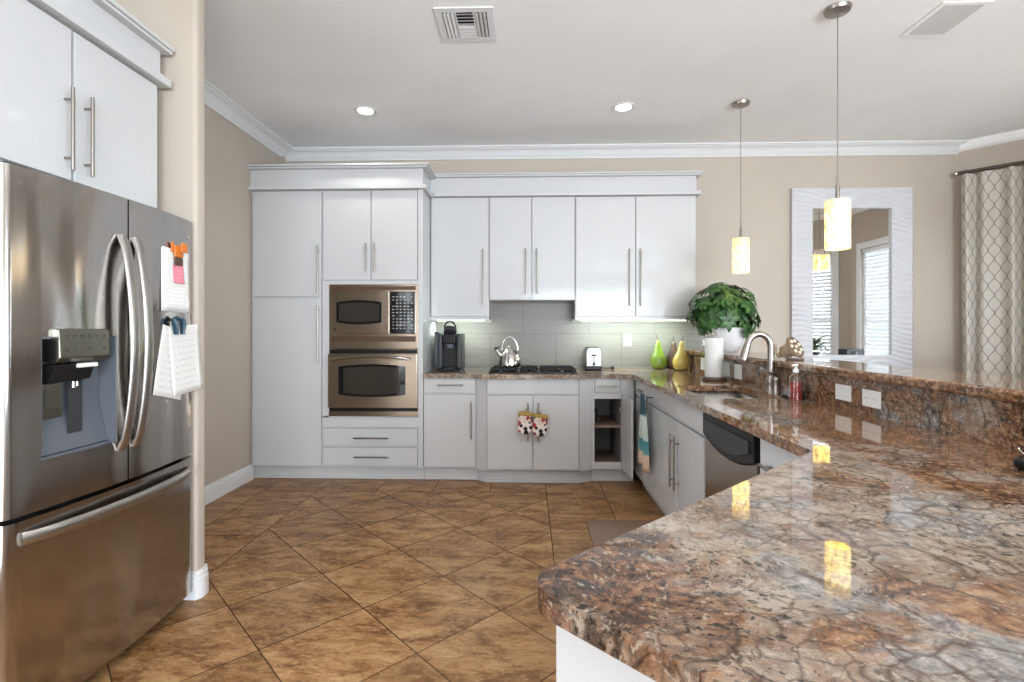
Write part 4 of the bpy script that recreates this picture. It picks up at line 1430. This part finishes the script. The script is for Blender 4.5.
def leaf_pts(L, Wd, nseg=4, droop=0.25):
    out = []
    for i in range(nseg + 1):
        s = i / nseg
        wv = Wd * math.sin(PI * (0.08 + 0.92 * s) ** 0.9) ** 0.8 if s < 1 else 0.0
        if s == 0:
            wv = Wd * 0.12
        out.append((s * L, wv, -droop * L * s * s))
    return out


def add_leaf(m, base, direction, up, L, Wd, droop=0.25, fold=0.12):
    d = Vector(direction).normalized()
    up = Vector(up)
    side = d.cross(up)
    if side.length < 1e-3:
        side = Vector((1, 0, 0))
    side.normalize()
    n = side.cross(d).normalized()
    rows = []
    for (a, wv, z) in leaf_pts(L, Wd, droop=droop):
        c = Vector(base) + d * a + n * z
        if wv < 1e-6:
            rows.append([m.bm.verts.new(c)])
        else:
            rows.append([m.bm.verts.new(c - side * wv + n * fold * wv), m.bm.verts.new(c), m.bm.verts.new(c + side * wv + n * fold * wv)])
    for A, B in zip(rows, rows[1:]):
        if len(B) == 3:
            m.bm.faces.new((A[0], A[1], B[1], B[0]))
            m.bm.faces.new((A[1], A[2], B[2], B[1]))
        else:
            m.bm.faces.new((A[0], A[1], B[0]))
            m.bm.faces.new((A[1], A[2], B[0]))


pl = thing('potted_plant', 'bushy green schefflera in a white bowl on the raised bar', 'plant', (1.665, 4.33, 1.1208))
bw = [(0, 0), (0.075, 0), (0.082, 0.006), (0.115, 0.045), (0.150, 0.105), (0.178, 0.165), (0.190, 0.20), (0.183, 0.20), (0.170, 0.165), (0.142, 0.105), (0.105, 0.050), (0, 0.045)]
MB().lathe(bw, n=48).build('bowl', M['ceramic'], pl)
MB().lathe([(0, 0.155), (0.09, 0.158), (0.160, 0.152), (0.160, 0.148), (0, 0.148)], n=32).build('soil', M['soil'], pl)
lf = MB()
stm = MB()
cc = Vector((-0.035, 0, 0.335))
for i in range(150):
    # cluster centres on a dome
    zt = rng.uniform(-0.95, 1.0)
    a = rng.uniform(0, 2 * PI)
    rr = math.sqrt(max(0, 1 - zt * zt)) if zt > 0 else 1.0 - 0.22 * zt * zt
    f = rng.uniform(0.72, 1.0) if i % 4 else rng.uniform(0.35, 0.7)
    P_ = cc + Vector((rr * math.cos(a) * 0.285 * f, rr * math.sin(a) * 0.27 * f, zt * (0.255 if zt > 0 else 0.20) * f))
    out = (P_ - cc + Vector((0, 0, 0.10))).normalized()
    if i % 3 == 0:
        s0 = Vector((rng.uniform(-0.06, 0.06), rng.uniform(-0.06, 0.06), 0.157))
        stm.tube([s0, (s0 + P_) / 2 + Vector((0, 0, 0.02)), P_], [0.005, 0.004, 0.0025], 6)
    k = rng.choice((6, 7, 7, 8))
    u_ = out.cross(Vector((0.3, 0.2, 1))).normalized()
    v_ = out.cross(u_)
    a0 = rng.uniform(0, 6)
    for j in range(k):
        an_ = a0 + 2 * PI * j / k
        dr = u_ * math.cos(an_) + v_ * math.sin(an_) + out * rng.uniform(0.0, 0.3) - Vector((0, 0, 0.18))
        add_leaf(lf, P_ + dr.normalized() * 0.008, dr, out, rng.uniform(0.060, 0.090), rng.uniform(0.016, 0.022), rng.uniform(0.15, 0.4))
lf.build('foliage', M['leaf'], pl, angle=70)
stm.build('stems', M['stem'], pl)

# lotus pod ornament on the bar
lo = thing('lotus_pod_ornament', 'pale lotus seed pod ornament with bronze face, lying on the raised bar', 'ornament', (1.605, 3.09, 1.1206), 0)
ax = Vector((0.44, -0.70, 0.44)).normalized()
qm = Vector((0, 0, 1)).rotation_difference(ax).to_matrix()
oc = Vector((-0.075, 0.085, 0.020))
pr = [(0.0, 0.0), (0.014, 0.0), (0.018, 0.02), (0.030, 0.055), (0.044, 0.090), (0.058, 0.112), (0.066, 0.118)]
MB().lathe(pr, oc, 28, axis=qm).build('husk', M['podtan'], lo)
fc = MB().lathe([(0.0665, 0.1185), (0.070, 0.122), (0.066, 0.128), (0, 0.131)], oc, 28, axis=qm).build('pod_face', M['podbrown'], lo)
for i in range(8):
    r_, a = (0.0, 0) if i == 0 else (0.040, 2 * PI * i / 7)
    MB().lathe([(0, -0.003), (0.0105, 0.0), (0.008, 0.006), (0, 0.008)], oc + qm @ Vector((r_ * math.cos(a), r_ * math.sin(a), 0.1295)), 12, axis=qm).build('seed', M['podseed'], fc)
pm = MB()
for j in range(7):
    a = 2 * PI * j / 7
    dr = qm @ Vector((math.cos(a) * 0.9, math.sin(a) * 0.9, 0.5))
    add_leaf(pm, oc + ax * 0.02 + dr.normalized() * 0.012, dr, ax, 0.050, 0.018, -0.2)
add_leaf(pm, oc + Vector((0, 0, 0.01)), (-0.75, 0.1, 0.62), (0, -0.6, 0.6), 0.135, 0.042, -0.15, 0.3)
pm.build('sepal', M['podtan'], lo, thick=0.002)
MB().prism([(-0.055, 0.02), (0.035, -0.012), (0.045, 0.022), (-0.04, 0.06)], 0.0, 0.010, 'z', 0.003).build('stand', M['podbrown'], lo)

# ------------------------------------------------------------------ sink, faucet, soap
sk = thing('kitchen_sink', 'undermount stainless double-bowl sink', 'sink', (0, 0, 0))
zt, zb = CT - 0.0375, 0.70


def bowl(x0, x1, y0, y1, name):
    m = MB()
    o1 = rounded([(x0, y0), (x1, y0), (x1, y1), (x0, y1)], [0.05] * 4)
    o2 = rounded([(x0 + 0.012, y0 + 0.012), (x1 - 0.012, y0 + 0.012), (x1 - 0.012, y1 - 0.012), (x0 + 0.012, y1 - 0.012)], [0.055] * 4)
    A = [m.bm.verts.new((x, y, zt)) for x, y in o1]
    B = [m.bm.verts.new((x, y, zb + 0.02)) for x, y in o2]
    cx, cy = (x0 + x1) / 2, (y0 + y1) / 2
    C_ = [m.bm.verts.new((cx + (x - cx) * 0.90, cy + (y - cy) * 0.90, zb)) for x, y in o2]
    n = len(A)
    for i in range(n):
        j = (i + 1) % n
        m.bm.faces.new((A[i], A[j], B[j], B[i]))
        m.bm.faces.new((B[i], B[j], C_[j], C_[i]))
    m.bm.faces.new(C_)
    b = m.build(name, M['sinksteel'], sk, fixn=True, angle=50, thick=0.002)
    MB().lathe([(0, zb + 0.002), (0.036, zb + 0.002), (0.042, zb + 0.005), (0.045, zb + 0.003)], (cx, cy, 0), 24).build('drain', M['chrome'], b)


bowl(SX0 - 0.004, SX1 + 0.004, 3.090, SY1 + 0.004, 'bowl')
bowl(SX0 - 0.004, SX1 + 0.004, SY0 - 0.004, 3.080, 'bowl')

fa = thing('kitchen_faucet', 'brushed nickel gooseneck faucet behind the sink', 'faucet', (1.440, 3.07, CT + 0.0008))
MB().lathe([(0, 0), (0.031, 0), (0.031, 0.006), (0.026, 0.012), (0.024, 0.05), (0.026, 0.06), (0.026, 0.085), (0.020, 0.095), (0, 0.095)], n=28).build('base', M['nickel'], fa)
gp = [(0, 0, 0.0955), (0, 0, 0.19), (0, 0, 0.262)]
rad_ = 0.070
for i in range(1, 15):
    a = PI * i / 14 * 0.93
    gp.append((-rad_ + rad_ * math.cos(a), 0.0, 0.262 + 0.086 * math.sin(a)))
MB().tube(gp, 0.0185, 18).build('neck', M['nickel'], fa)
e_ = Vector(gp[-1])
d_ = (Vector(gp[-1]) - Vector(gp[-2])).normalized()
MB().tube([e_ + d_ * 0.0005, e_ + d_ * 0.03, e_ + d_ * 0.09], [0.0205, 0.022, 0.026], 18).build('spray_head', M['nickel'], fa)
MB().tube([(0.0, -0.022, 0.040), (0.0, -0.045, 0.045)], 0.014, 14).lathe([(0, 0), (0.026, 0), (0.027, 0.006), (0.024, 0.012), (0.024, 0.078), (0.026, 0.084), (0.022, 0.096), (0.010, 0.102), (0, 0.103)], (0.0, -0.068, 0.0), 26).build('valve', M['nickel'], fa)
MB().tube([(-0.004, -0.068, 0.098), (-0.022, -0.069, 0.108), (-0.055, -0.070, 0.128), (-0.092, -0.072, 0.150)], [0.014, 0.012, 0.009, 0.008], 12).build('lever', M['chrome'], fa)

sp = thing('soap_bottle', 'clear soap bottle with white pump and red liquid beside the faucet', 'soap bottle', (1.428, 2.765, CT + 0.0008))
MB().lathe([(0, 0), (0.028, 0), (0.030, 0.004), (0.030, 0.095), (0, 0.095)], n=28).build('soap_fill', M['soap'], sp)
MB().lathe([(0.0308, 0.0), (0.0318, 0.002), (0.0318, 0.112), (0.026, 0.13), (0.014, 0.138), (0.014, 0.144), (0.012, 0.144), (0.012, 0.136), (0.0245, 0.128), (0.0308, 0.11), (0.0308, 0.0)], n=28).build('bottle', M['glass'], sp)
MB().lathe([(0, 0.1445), (0.015, 0.1445), (0.015, 0.160), (0.008, 0.164), (0.006, 0.178), (0.011, 0.180), (0.011, 0.189), (0, 0.19)], n=20).tube([(0, 0, 0.184), (-0.02, -0.012, 0.185), (-0.030, -0.02, 0.180)], [0.006, 0.005, 0.004], 10).build('pump', M['white'], sp)
cu = thing('sponge_caddy', 'clear caddy with a dark base between faucet and soap bottle', 'caddy', (1.445, 2.83, CT + 0.0008))
MB().box(-0.036, 0.036, -0.050, 0.050, 0.0, 0.014, 0.004).build('base', M['black'], cu)
m = MB()
for x0, x1, y0, y1 in ((-0.036, -0.033, -0.05, 0.05), (0.033, 0.036, -0.05, 0.05), (-0.0325, 0.0325, -0.05, -0.047), (-0.0325, 0.0325, 0.047, 0.05)):
    m.box(x0, x1, y0, y1, 0.0145, 0.075)
m.build('tray_walls', M['glass'], cu)
MB().box(-0.030, 0.030, -0.044, 0.044, 0.0145, 0.050, 0.006).build('sponge', flat('lilac_sponge', (0.50, 0.46, 0.52), 0.8), cu)

pu = thing('black_pouch', 'black leather pouch with metal zip beside the granite riser, at the frame edge', 'pouch', (1.372, 1.415, CT + 0.0008), R(24))
MB().prism([(-0.06, -0.040), (0.06, -0.048), (0.075, 0.0), (0.06, 0.04), (-0.06, 0.03), (-0.075, 0.0)], 0.0, 0.030, 'z', 0.012, 3).build('pouch_body', flat('black_leather', (0.006, 0.006, 0.007), 0.35, spec=0.3), pu)
MB().tube([(-0.06, 0.0, 0.0325), (0.0, 0.004, 0.033), (0.06, 0.0, 0.0325)], 0.0025, 8).build('zip', M['chrome'], pu)
MB().tube([(-0.066, -0.015, 0.016), (-0.09, -0.022, 0.016), (-0.11, -0.020, 0.006)], [0.006, 0.004, 0.003], 8).build('strap', M['black'], pu)
MB().tube([(-0.02 + 0.016 * math.cos(a), 0.02 + 0.010 * math.sin(a), 0.043 + 0.010 * math.sin(a)) for a in [2 * PI * i / 18 for i in range(18)]], 0.0018, 6, closed=True).build('key_ring', M['chrome'], pu)

# towel with hanger on the sink cabinet
tw = thing('tea_towel', 'teal, white and peach striped tea towel hanging on the sink cabinet', 'towel', (XR - 0.042, 3.770, 0.300), -PI / 2)
def towel_fn(a, b):
    wd = 0.140 - 0.108 * max(0.0, (b - 0.30) / 0.70) ** 1.0
    ph = a * 2 * PI * 2.2
    return ((a - 0.5) * 2 * wd + 0.010 * math.sin(b * 4), -0.020 + 0.016 * math.sin(ph) * (0.45 + 0.55 * (1 - b)) - 0.004, 0.535 * b + (0.018 * math.sin(a * 5) if b < 0.02 else 0))
MB().grid(towel_fn, 30, 24).build('towel_cloth', M['towel'], tw, angle=80, thick=0.004)
MB().box(0.040, 0.070, -0.004, 0.0395, 0.510, 0.517, 0.001).box(0.040, 0.070, -0.0065, -0.0035, 0.40, 0.517, 0.001).cyl((-0.03, -0.012, 0.525), (0.075, -0.012, 0.525), 0.004).build('hanger', M['bronze'], tw)

# floor mat
MB_ = MB().prism(rounded([(0.392, 2.05), (0.885, 2.05), (0.885, 3.475), (0.392, 3.475)], [0.012] * 4), 0.001, 0.013, 'z', 0.004)
tag(MB_.build('floor_mat', M['brownmat']), 'plain brown cushioned mat on the tiles in front of the sink', 'mat')

# ------------------------------------------------------------------ mirror (back wall)
mx0, mx1, mz0, mz1 = 2.535, 3.668, 0.86, 2.662
ix0, ix1, iz0, iz1 = 2.732, 3.472, 1.06, 2.468
mi = thing('wall_mirror', 'tall rectangular mirror in a white carved wave frame', 'mirror', (0, 0, 0))
yf = YB - 0.040


def wave(x, z):
    q = z * 62 + 2.6 * math.sin(x * 9.0 + 0.7 * math.sin(z * 5)) + 1.5 * mnoise.noise(Vector((x * 3.5, z * 3.0, 1.7)))
    s = math.sin(q)
    return 0.0055 * (1 - abs(s) ** 0.7 * 2)


fm = MB()
for (a0, a1, c0, c1) in ((mx0, ix0, mz0, mz1), (ix1, mx1, mz0, mz1), (ix0, ix1, iz1, mz1), (ix0, ix1, mz0, iz0)):
    nu = max(4, int((a1 - a0) / 0.02))
    nv = max(8, int((c1 - c0) / 0.008))
    fm.grid(lambda a, b: (a0 + (a1 - a0) * a, yf - wave(a0 + (a1 - a0) * a, c0 + (c1 - c0) * b), c0 + (c1 - c0) * b), nu, nv)
frm = fm.build('wave_frame', M['frame'], mi, angle=60)
bk = MB()
for (a0, a1, c0, c1) in ((mx0, ix0, mz0, mz1), (ix1, mx1, mz0, mz1), (ix0, ix1, iz1, mz1), (ix0, ix1, mz0, iz0)):
    bk.box(a0, a1, yf + 0.006, YB - 0.0012, c0, c1)
for (a0, a1, c0, c1) in ((mx0, mx0 + 0.002, mz0, mz1), (mx1 - 0.002, mx1, mz0, mz1), (mx0, mx1, mz1 - 0.002, mz1), (ix0 - 0.002, ix0, iz0, iz1), (ix1, ix1 + 0.002, iz0, iz1), (ix0, ix1, iz1, iz1 + 0.002)):
    bk.box(a0, a1, yf - 0.003, yf + 0.0065, c0, c1)
bk.build('frame_back', M['frame'], mi)
MB().box(ix0 + 0.0005, ix1 - 0.0005, YB - 0.020, YB - 0.014, iz0 + 0.0005, iz1 - 0.0005).build('mirror_glass', M['mirror'], mi)

# ------------------------------------------------------------------ curtain on the diagonal wall
c0 = Vector((4.09, YB, 0))
cdir = Vector((1, -1, 0)).normalized()
cn = Vector((-1, -1, 0)).normalized()
rod = thing('curtain_rod', 'dark bronze curtain rod above the trellis curtain', 'curtain rod', (0, 0, 0))
rz = 2.775
q0 = c0 + cdir * 0.03 + cn * 0.085
q1 = c0 + cdir * 0.93 + cn * 0.085
MB().cyl(q0 + Vector((0, 0, rz)), q1 + Vector((0, 0, rz)), 0.017, n=16).build('pole', M['bronze'], rod)
for q in (q0 - cdir * 0.016, q1 + cdir * 0.002):
    MB().lathe([(0, -0.002), (0.021, 0.0), (0.024, 0.007), (0.021, 0.014), (0, 0.016)], q + Vector((0, 0, rz)), 18, axis=Vector((0, 0, 1)).rotation_difference(cdir).to_matrix()).build('finial', M['chrome'], rod)
for s in (0.07, 0.88):
    pq = c0 + cdir * s
    MB().tube([pq + cn * 0.001 + Vector((0, 0, rz)), pq + cn * 0.072 + Vector((0, 0, rz))], 0.007, 10).build('bracket', M['bronze'], rod)
cu_ = thing('curtain', 'beige curtain with dark trellis pattern hanging in folds on the diagonal wall', 'curtain', (0, 0, 0))
LW = 0.78
FOLD = 0.150
cloth_w = LW * 1.75


def curt(a, b):
    s = a * LW
    ph = 2 * PI * s / FOLD
    amp = 0.036 * (1 + 0.35 * math.sin(s * 17 + 1.0))
    z = 0.02 + (rz - 0.022 - 0.02) * b
    wob = 0.014 * math.sin(s * 23 + 2.0 * (1 - b)) * (1 - b)
    p = c0 + cdir * (0.045 + s + 0.012 * math.sin(ph * 0.5 + 1) + wob) + cn * (0.085 + amp * math.sin(ph))
    return (p.x, p.y, z)


MB().grid(curt, 170, 30, uv=lambda a, b: (a * cloth_w, b * 2.75)).build('drape', M['curtain'], cu_, angle=80)
hd = MB()
for i in range(5):
    p = c0 + cdir * (0.060 + FOLD * (i + 0.25)) + cn * 0.085
    hd.tube([p + cn * 0.0205 * math.cos(a) + Vector((0, 0, rz + 0.0205 * math.sin(a))) for a in [2 * PI * k / 16 for k in range(16)]], 0.0028, 6, closed=True)
hd.build('rings', M['bronze'], cu_)

# ------------------------------------------------------------------ pendants


def pendant(label, x, y):
    t = thing('pendant_lamp', label, 'pendant lamp', (x, y, 1.748), 0, None)
    zc = CZ - 1.748
    MB().lathe([(0, zc - 0.0005), (0.066, zc - 0.0005), (0.068, zc - 0.006), (0.062, zc - 0.022), (0.020, zc - 0.030), (0, zc - 0.031)], n=36).build('canopy', M['nickel'], t)
    MB().cyl((0, 0, 0.40), (0, 0, zc - 0.0305), 0.0028, n=8).build('cord', M['nickel'], t)
    MB().lathe([(0, 0.2655), (0.010, 0.2655), (0.011, 0.345), (0.006, 0.360), (0.006, 0.40), (0, 0.4)], n=16).build('socket', M['nickel'], t)
    MB().lathe([(0.061, 0.0), (0.0620, 0.001), (0.0620, 0.267), (0.061, 0.268), (0.058, 0.268), (0.058, 0.0), (0.061, 0.0)], n=48).build('shade', M['shade'], t)
    MB().lathe([(0.0575, 0.265), (0.011, 0.2665), (0.011, 0.269), (0.0575, 0.2675), (0.0575, 0.265)], n=32).build('shade_cap', M['nickel'], t)
    MB().lathe([(0, 0.095), (0.020, 0.105), (0.027, 0.13), (0.022, 0.16), (0.013, 0.185), (0.013, 0.2645), (0, 0.2645)], n=20).build('bulb', M['bulb'], t)


pendant('cylindrical mosaic glass pendant hanging beside the wall cabinets, above the potted plant', 1.667, 4.05)
pendant('cylindrical mosaic glass pendant hanging in front of the mirror', 1.712, 2.876)

# ------------------------------------------------------------------ recessed lights and vents


def can(label, x, y, watts=14):
    t = thing('recessed_light', label, 'ceiling light', (x, y, CZ), 0, 'recessed ceiling lights')
    MB().lathe([(0.060, -0.0005), (0.092, -0.0005), (0.094, -0.004), (0.088, -0.008), (0.066, -0.006), (0.060, -0.0005)], n=40).build('trim_ring', M['trim'], t)
    MB().lathe([(0, -0.0012), (0.0595, -0.0012), (0.0595, -0.0035), (0, -0.005)], n=36).build('lens', M['canlight'], t)
    l = bpy.data.lights.new('can_beam', 'SPOT')
    l.energy, l.color, l.spot_size, l.spot_blend, l.shadow_soft_size = watts, (1, 0.965, 0.92), R(130), 0.9, 0.06
    o = bpy.data.objects.new('can_beam', l)
    COL.objects.link(o)
    o.location = (x, y, CZ - 0.02)


can('round recessed ceiling light above the tall oven cabinet', -1.318, 4.10, 16)
can('round recessed ceiling light above the wide wall cabinet', 0.765, 4.10, 4)
for x, y, lb, wt in ((-0.45, 2.35, 'round recessed ceiling light near the refrigerator, added out of frame', 34), (0.765, 2.1, 'round recessed ceiling light over the worktop, added out of frame', 22),
                 (-1.318, 0.1, 'round recessed ceiling light near the refrigerator farther from the stove, added out of frame', 8),
                 (0.765, 0.1, 'round recessed ceiling light over the peninsula, added out of frame', 10)):
    can(lb, x, y, wt)  # unseen cans added as fill for floor, worktop and base doors

v = thing('ceiling_vent', 'square white ceiling register with slats in three directions', 'vent', (-0.357, 2.962, CZ))
MB().box(-0.165, 0.165, -0.165, -0.125, -0.008, -0.0005, 0.002).box(-0.165, 0.165, 0.125, 0.165, -0.008, -0.0005, 0.002).box(-0.165, -0.125, -0.125, 0.125, -0.008, -0.0005, 0.002).box(0.125, 0.165, -0.125, 0.125, -0.008, -0.0005, 0.002).build('frame', M['trim'], v)
MB().box(-0.125, 0.125, -0.125, 0.125, -0.0015, -0.0005).build('duct_opening', M['black'], v)
m = MB()
for i in range(3):
    for sx in (-1, 1):
        x = sx * (0.066 + 0.022 * i)
        m.prism([(x - 0.003 - sx * 0.007, -0.002), (x + 0.003 - sx * 0.007, -0.002), (x + 0.003 + sx * 0.007, -0.011), (x - 0.003 + sx * 0.007, -0.011)], -0.120, 0.120, 'y')
for i in range(8):
    y = -0.105 + 0.030 * i
    s_ = 1 if y > 0 else -1
    m.prism([(y - 0.003 - s_ * 0.010, -0.002), (y + 0.003 - s_ * 0.010, -0.002), (y + 0.003 + s_ * 0.010, -0.011), (y - 0.003 + s_ * 0.010, -0.011)], -0.048, 0.048, 'x')
m.box(-0.054, -0.048, -0.124, 0.124, -0.010, -0.002).box(0.048, 0.054, -0.124, 0.124, -0.010, -0.002)
m.build('slats', M['trim'], v)
v = thing('ceiling_vent', 'white ceiling register with close parallel slats near the bigger pendant', 'vent', (2.385, 3.0, CZ))
MB().box(-0.135, 0.135, -0.165, -0.138, -0.006, -0.0005, 0.002).box(-0.135, 0.135, 0.138, 0.165, -0.006, -0.0005, 0.002).box(-0.135, -0.106, -0.138, 0.138, -0.006, -0.0005, 0.002).box(0.106, 0.135, -0.138, 0.138, -0.006, -0.0005, 0.002).build('frame', M['ceil'], v)
MB().box(-0.106, 0.106, -0.138, 0.138, -0.0015, -0.0005).build('duct_opening', flat('pale_grey_filter', (0.22, 0.22, 0.22), 0.7), v)
m = MB()
for i in range(16):
    x = -0.098 + 0.013 * i
    m.prism([(x - 0.006, -0.002), (x - 0.004, -0.002), (x + 0.007, -0.009), (x + 0.005, -0.009)], -0.137, 0.137, 'y')
m.build('slats', M['trim'], v)

# ------------------------------------------------------------------ nook: table, plant, radio, light (seen past the bar and in the mirror)
tb = thing('dining_table', 'white counter-height table behind the raised bar, in front of the curtain', 'table', (4.00, 3.27, 0))
MB().box(-0.56, 0.56, -0.68, 0.68, 0.895, 0.930, 0.006).build('tabletop', M['trim'], tb)
MB().box(-0.50, 0.50, -0.62, 0.62, 0.82, 0.8945).build('apron', M['trim'], tb)
for sx in (-1, 1):
    for sy in (-1, 1):
        MB().box(sx * 0.47 - 0.035, sx * 0.47 + 0.035, sy * 0.59 - 0.035, sy * 0.59 + 0.035, 0.001, 0.8195, 0.004).build('leg', M['trim'], tb)
pp = thing('potted_plant', 'pale green leafy plant reflected in the mirror, on the white table', 'plant', (3.62, 3.42, 0.931))
MB().lathe([(0, 0), (0.05, 0), (0.065, 0.09), (0.058, 0.09), (0.05, 0.075), (0, 0.075)], n=24).build('pot', M['darkgrey'], pp)
m = MB()
rng = random.Random(5)
for i in range(70):
    a = rng.uniform(0, 2 * PI)
    e = rng.uniform(0.2, 1.2)
    add_leaf(m, (0.03 * math.cos(a), 0.03 * math.sin(a), 0.076 + rng.uniform(0.02, 0.16)), (math.cos(a), math.sin(a), e), (0, 0, 1), rng.uniform(0.14, 0.26), rng.uniform(0.014, 0.024), 0.5)
m.build('foliage', M['leaf2'], pp, angle=70)
ra = thing('table_radio', 'dark grey table radio reflected low in the mirror', 'radio', (4.37, 2.96, 0.931), R(155))
MB().box(-0.18, 0.18, -0.06, 0.06, 0.0, 0.115, 0.008).build('case', M['darkgrey'], ra)
MB().lathe([(0, 0), (0.022, 0), (0.020, 0.012), (0, 0.013)], (0, -0.0605, 0.055), axis=Matrix.Rotation(PI / 2, 3, 'X'), n=20).build('dial', M['midgrey'], ra)
MB().box(-0.16, -0.05, -0.0625, -0.0605, 0.02, 0.095).box(0.05, 0.16, -0.0625, -0.0605, 0.02, 0.095).build('speaker_grille', M['black'], ra)
ch = thing('twin_pendant_light', 'twin-shade ceiling light reflected in the mirror over the nook table', 'ceiling light', (3.80, 3.22, 2.08))
MB().lathe([(0, CZ - 2.0805), (0.06, CZ - 2.0805), (0.055, CZ - 2.10), (0, CZ - 2.105)], n=24).cyl((0, 0, 0.26), (0, 0, CZ - 2.104), 0.006, n=10).cyl((-0.10, 0, 0.26), (0.10, 0, 0.26), 0.006, n=10).build('stem', M['nickel'], ch)
for x in (-0.068, 0.068):
    MB().lathe([(0.058, 0.0), (0.060, 0.0), (0.060, 0.20), (0.058, 0.20), (0.058, 0.0)], (x, 0, 0), 28).build('shade', M['shade'], ch)
    MB().cyl((x, 0, 0.12), (x, 0, 0.26), 0.008, n=10).build('socket', M['nickel'], ch)

# lawn seen through the glazing
struct('ground', MB().box(-30, 30, -30, 30, -0.30, -0.2), M['grass'])
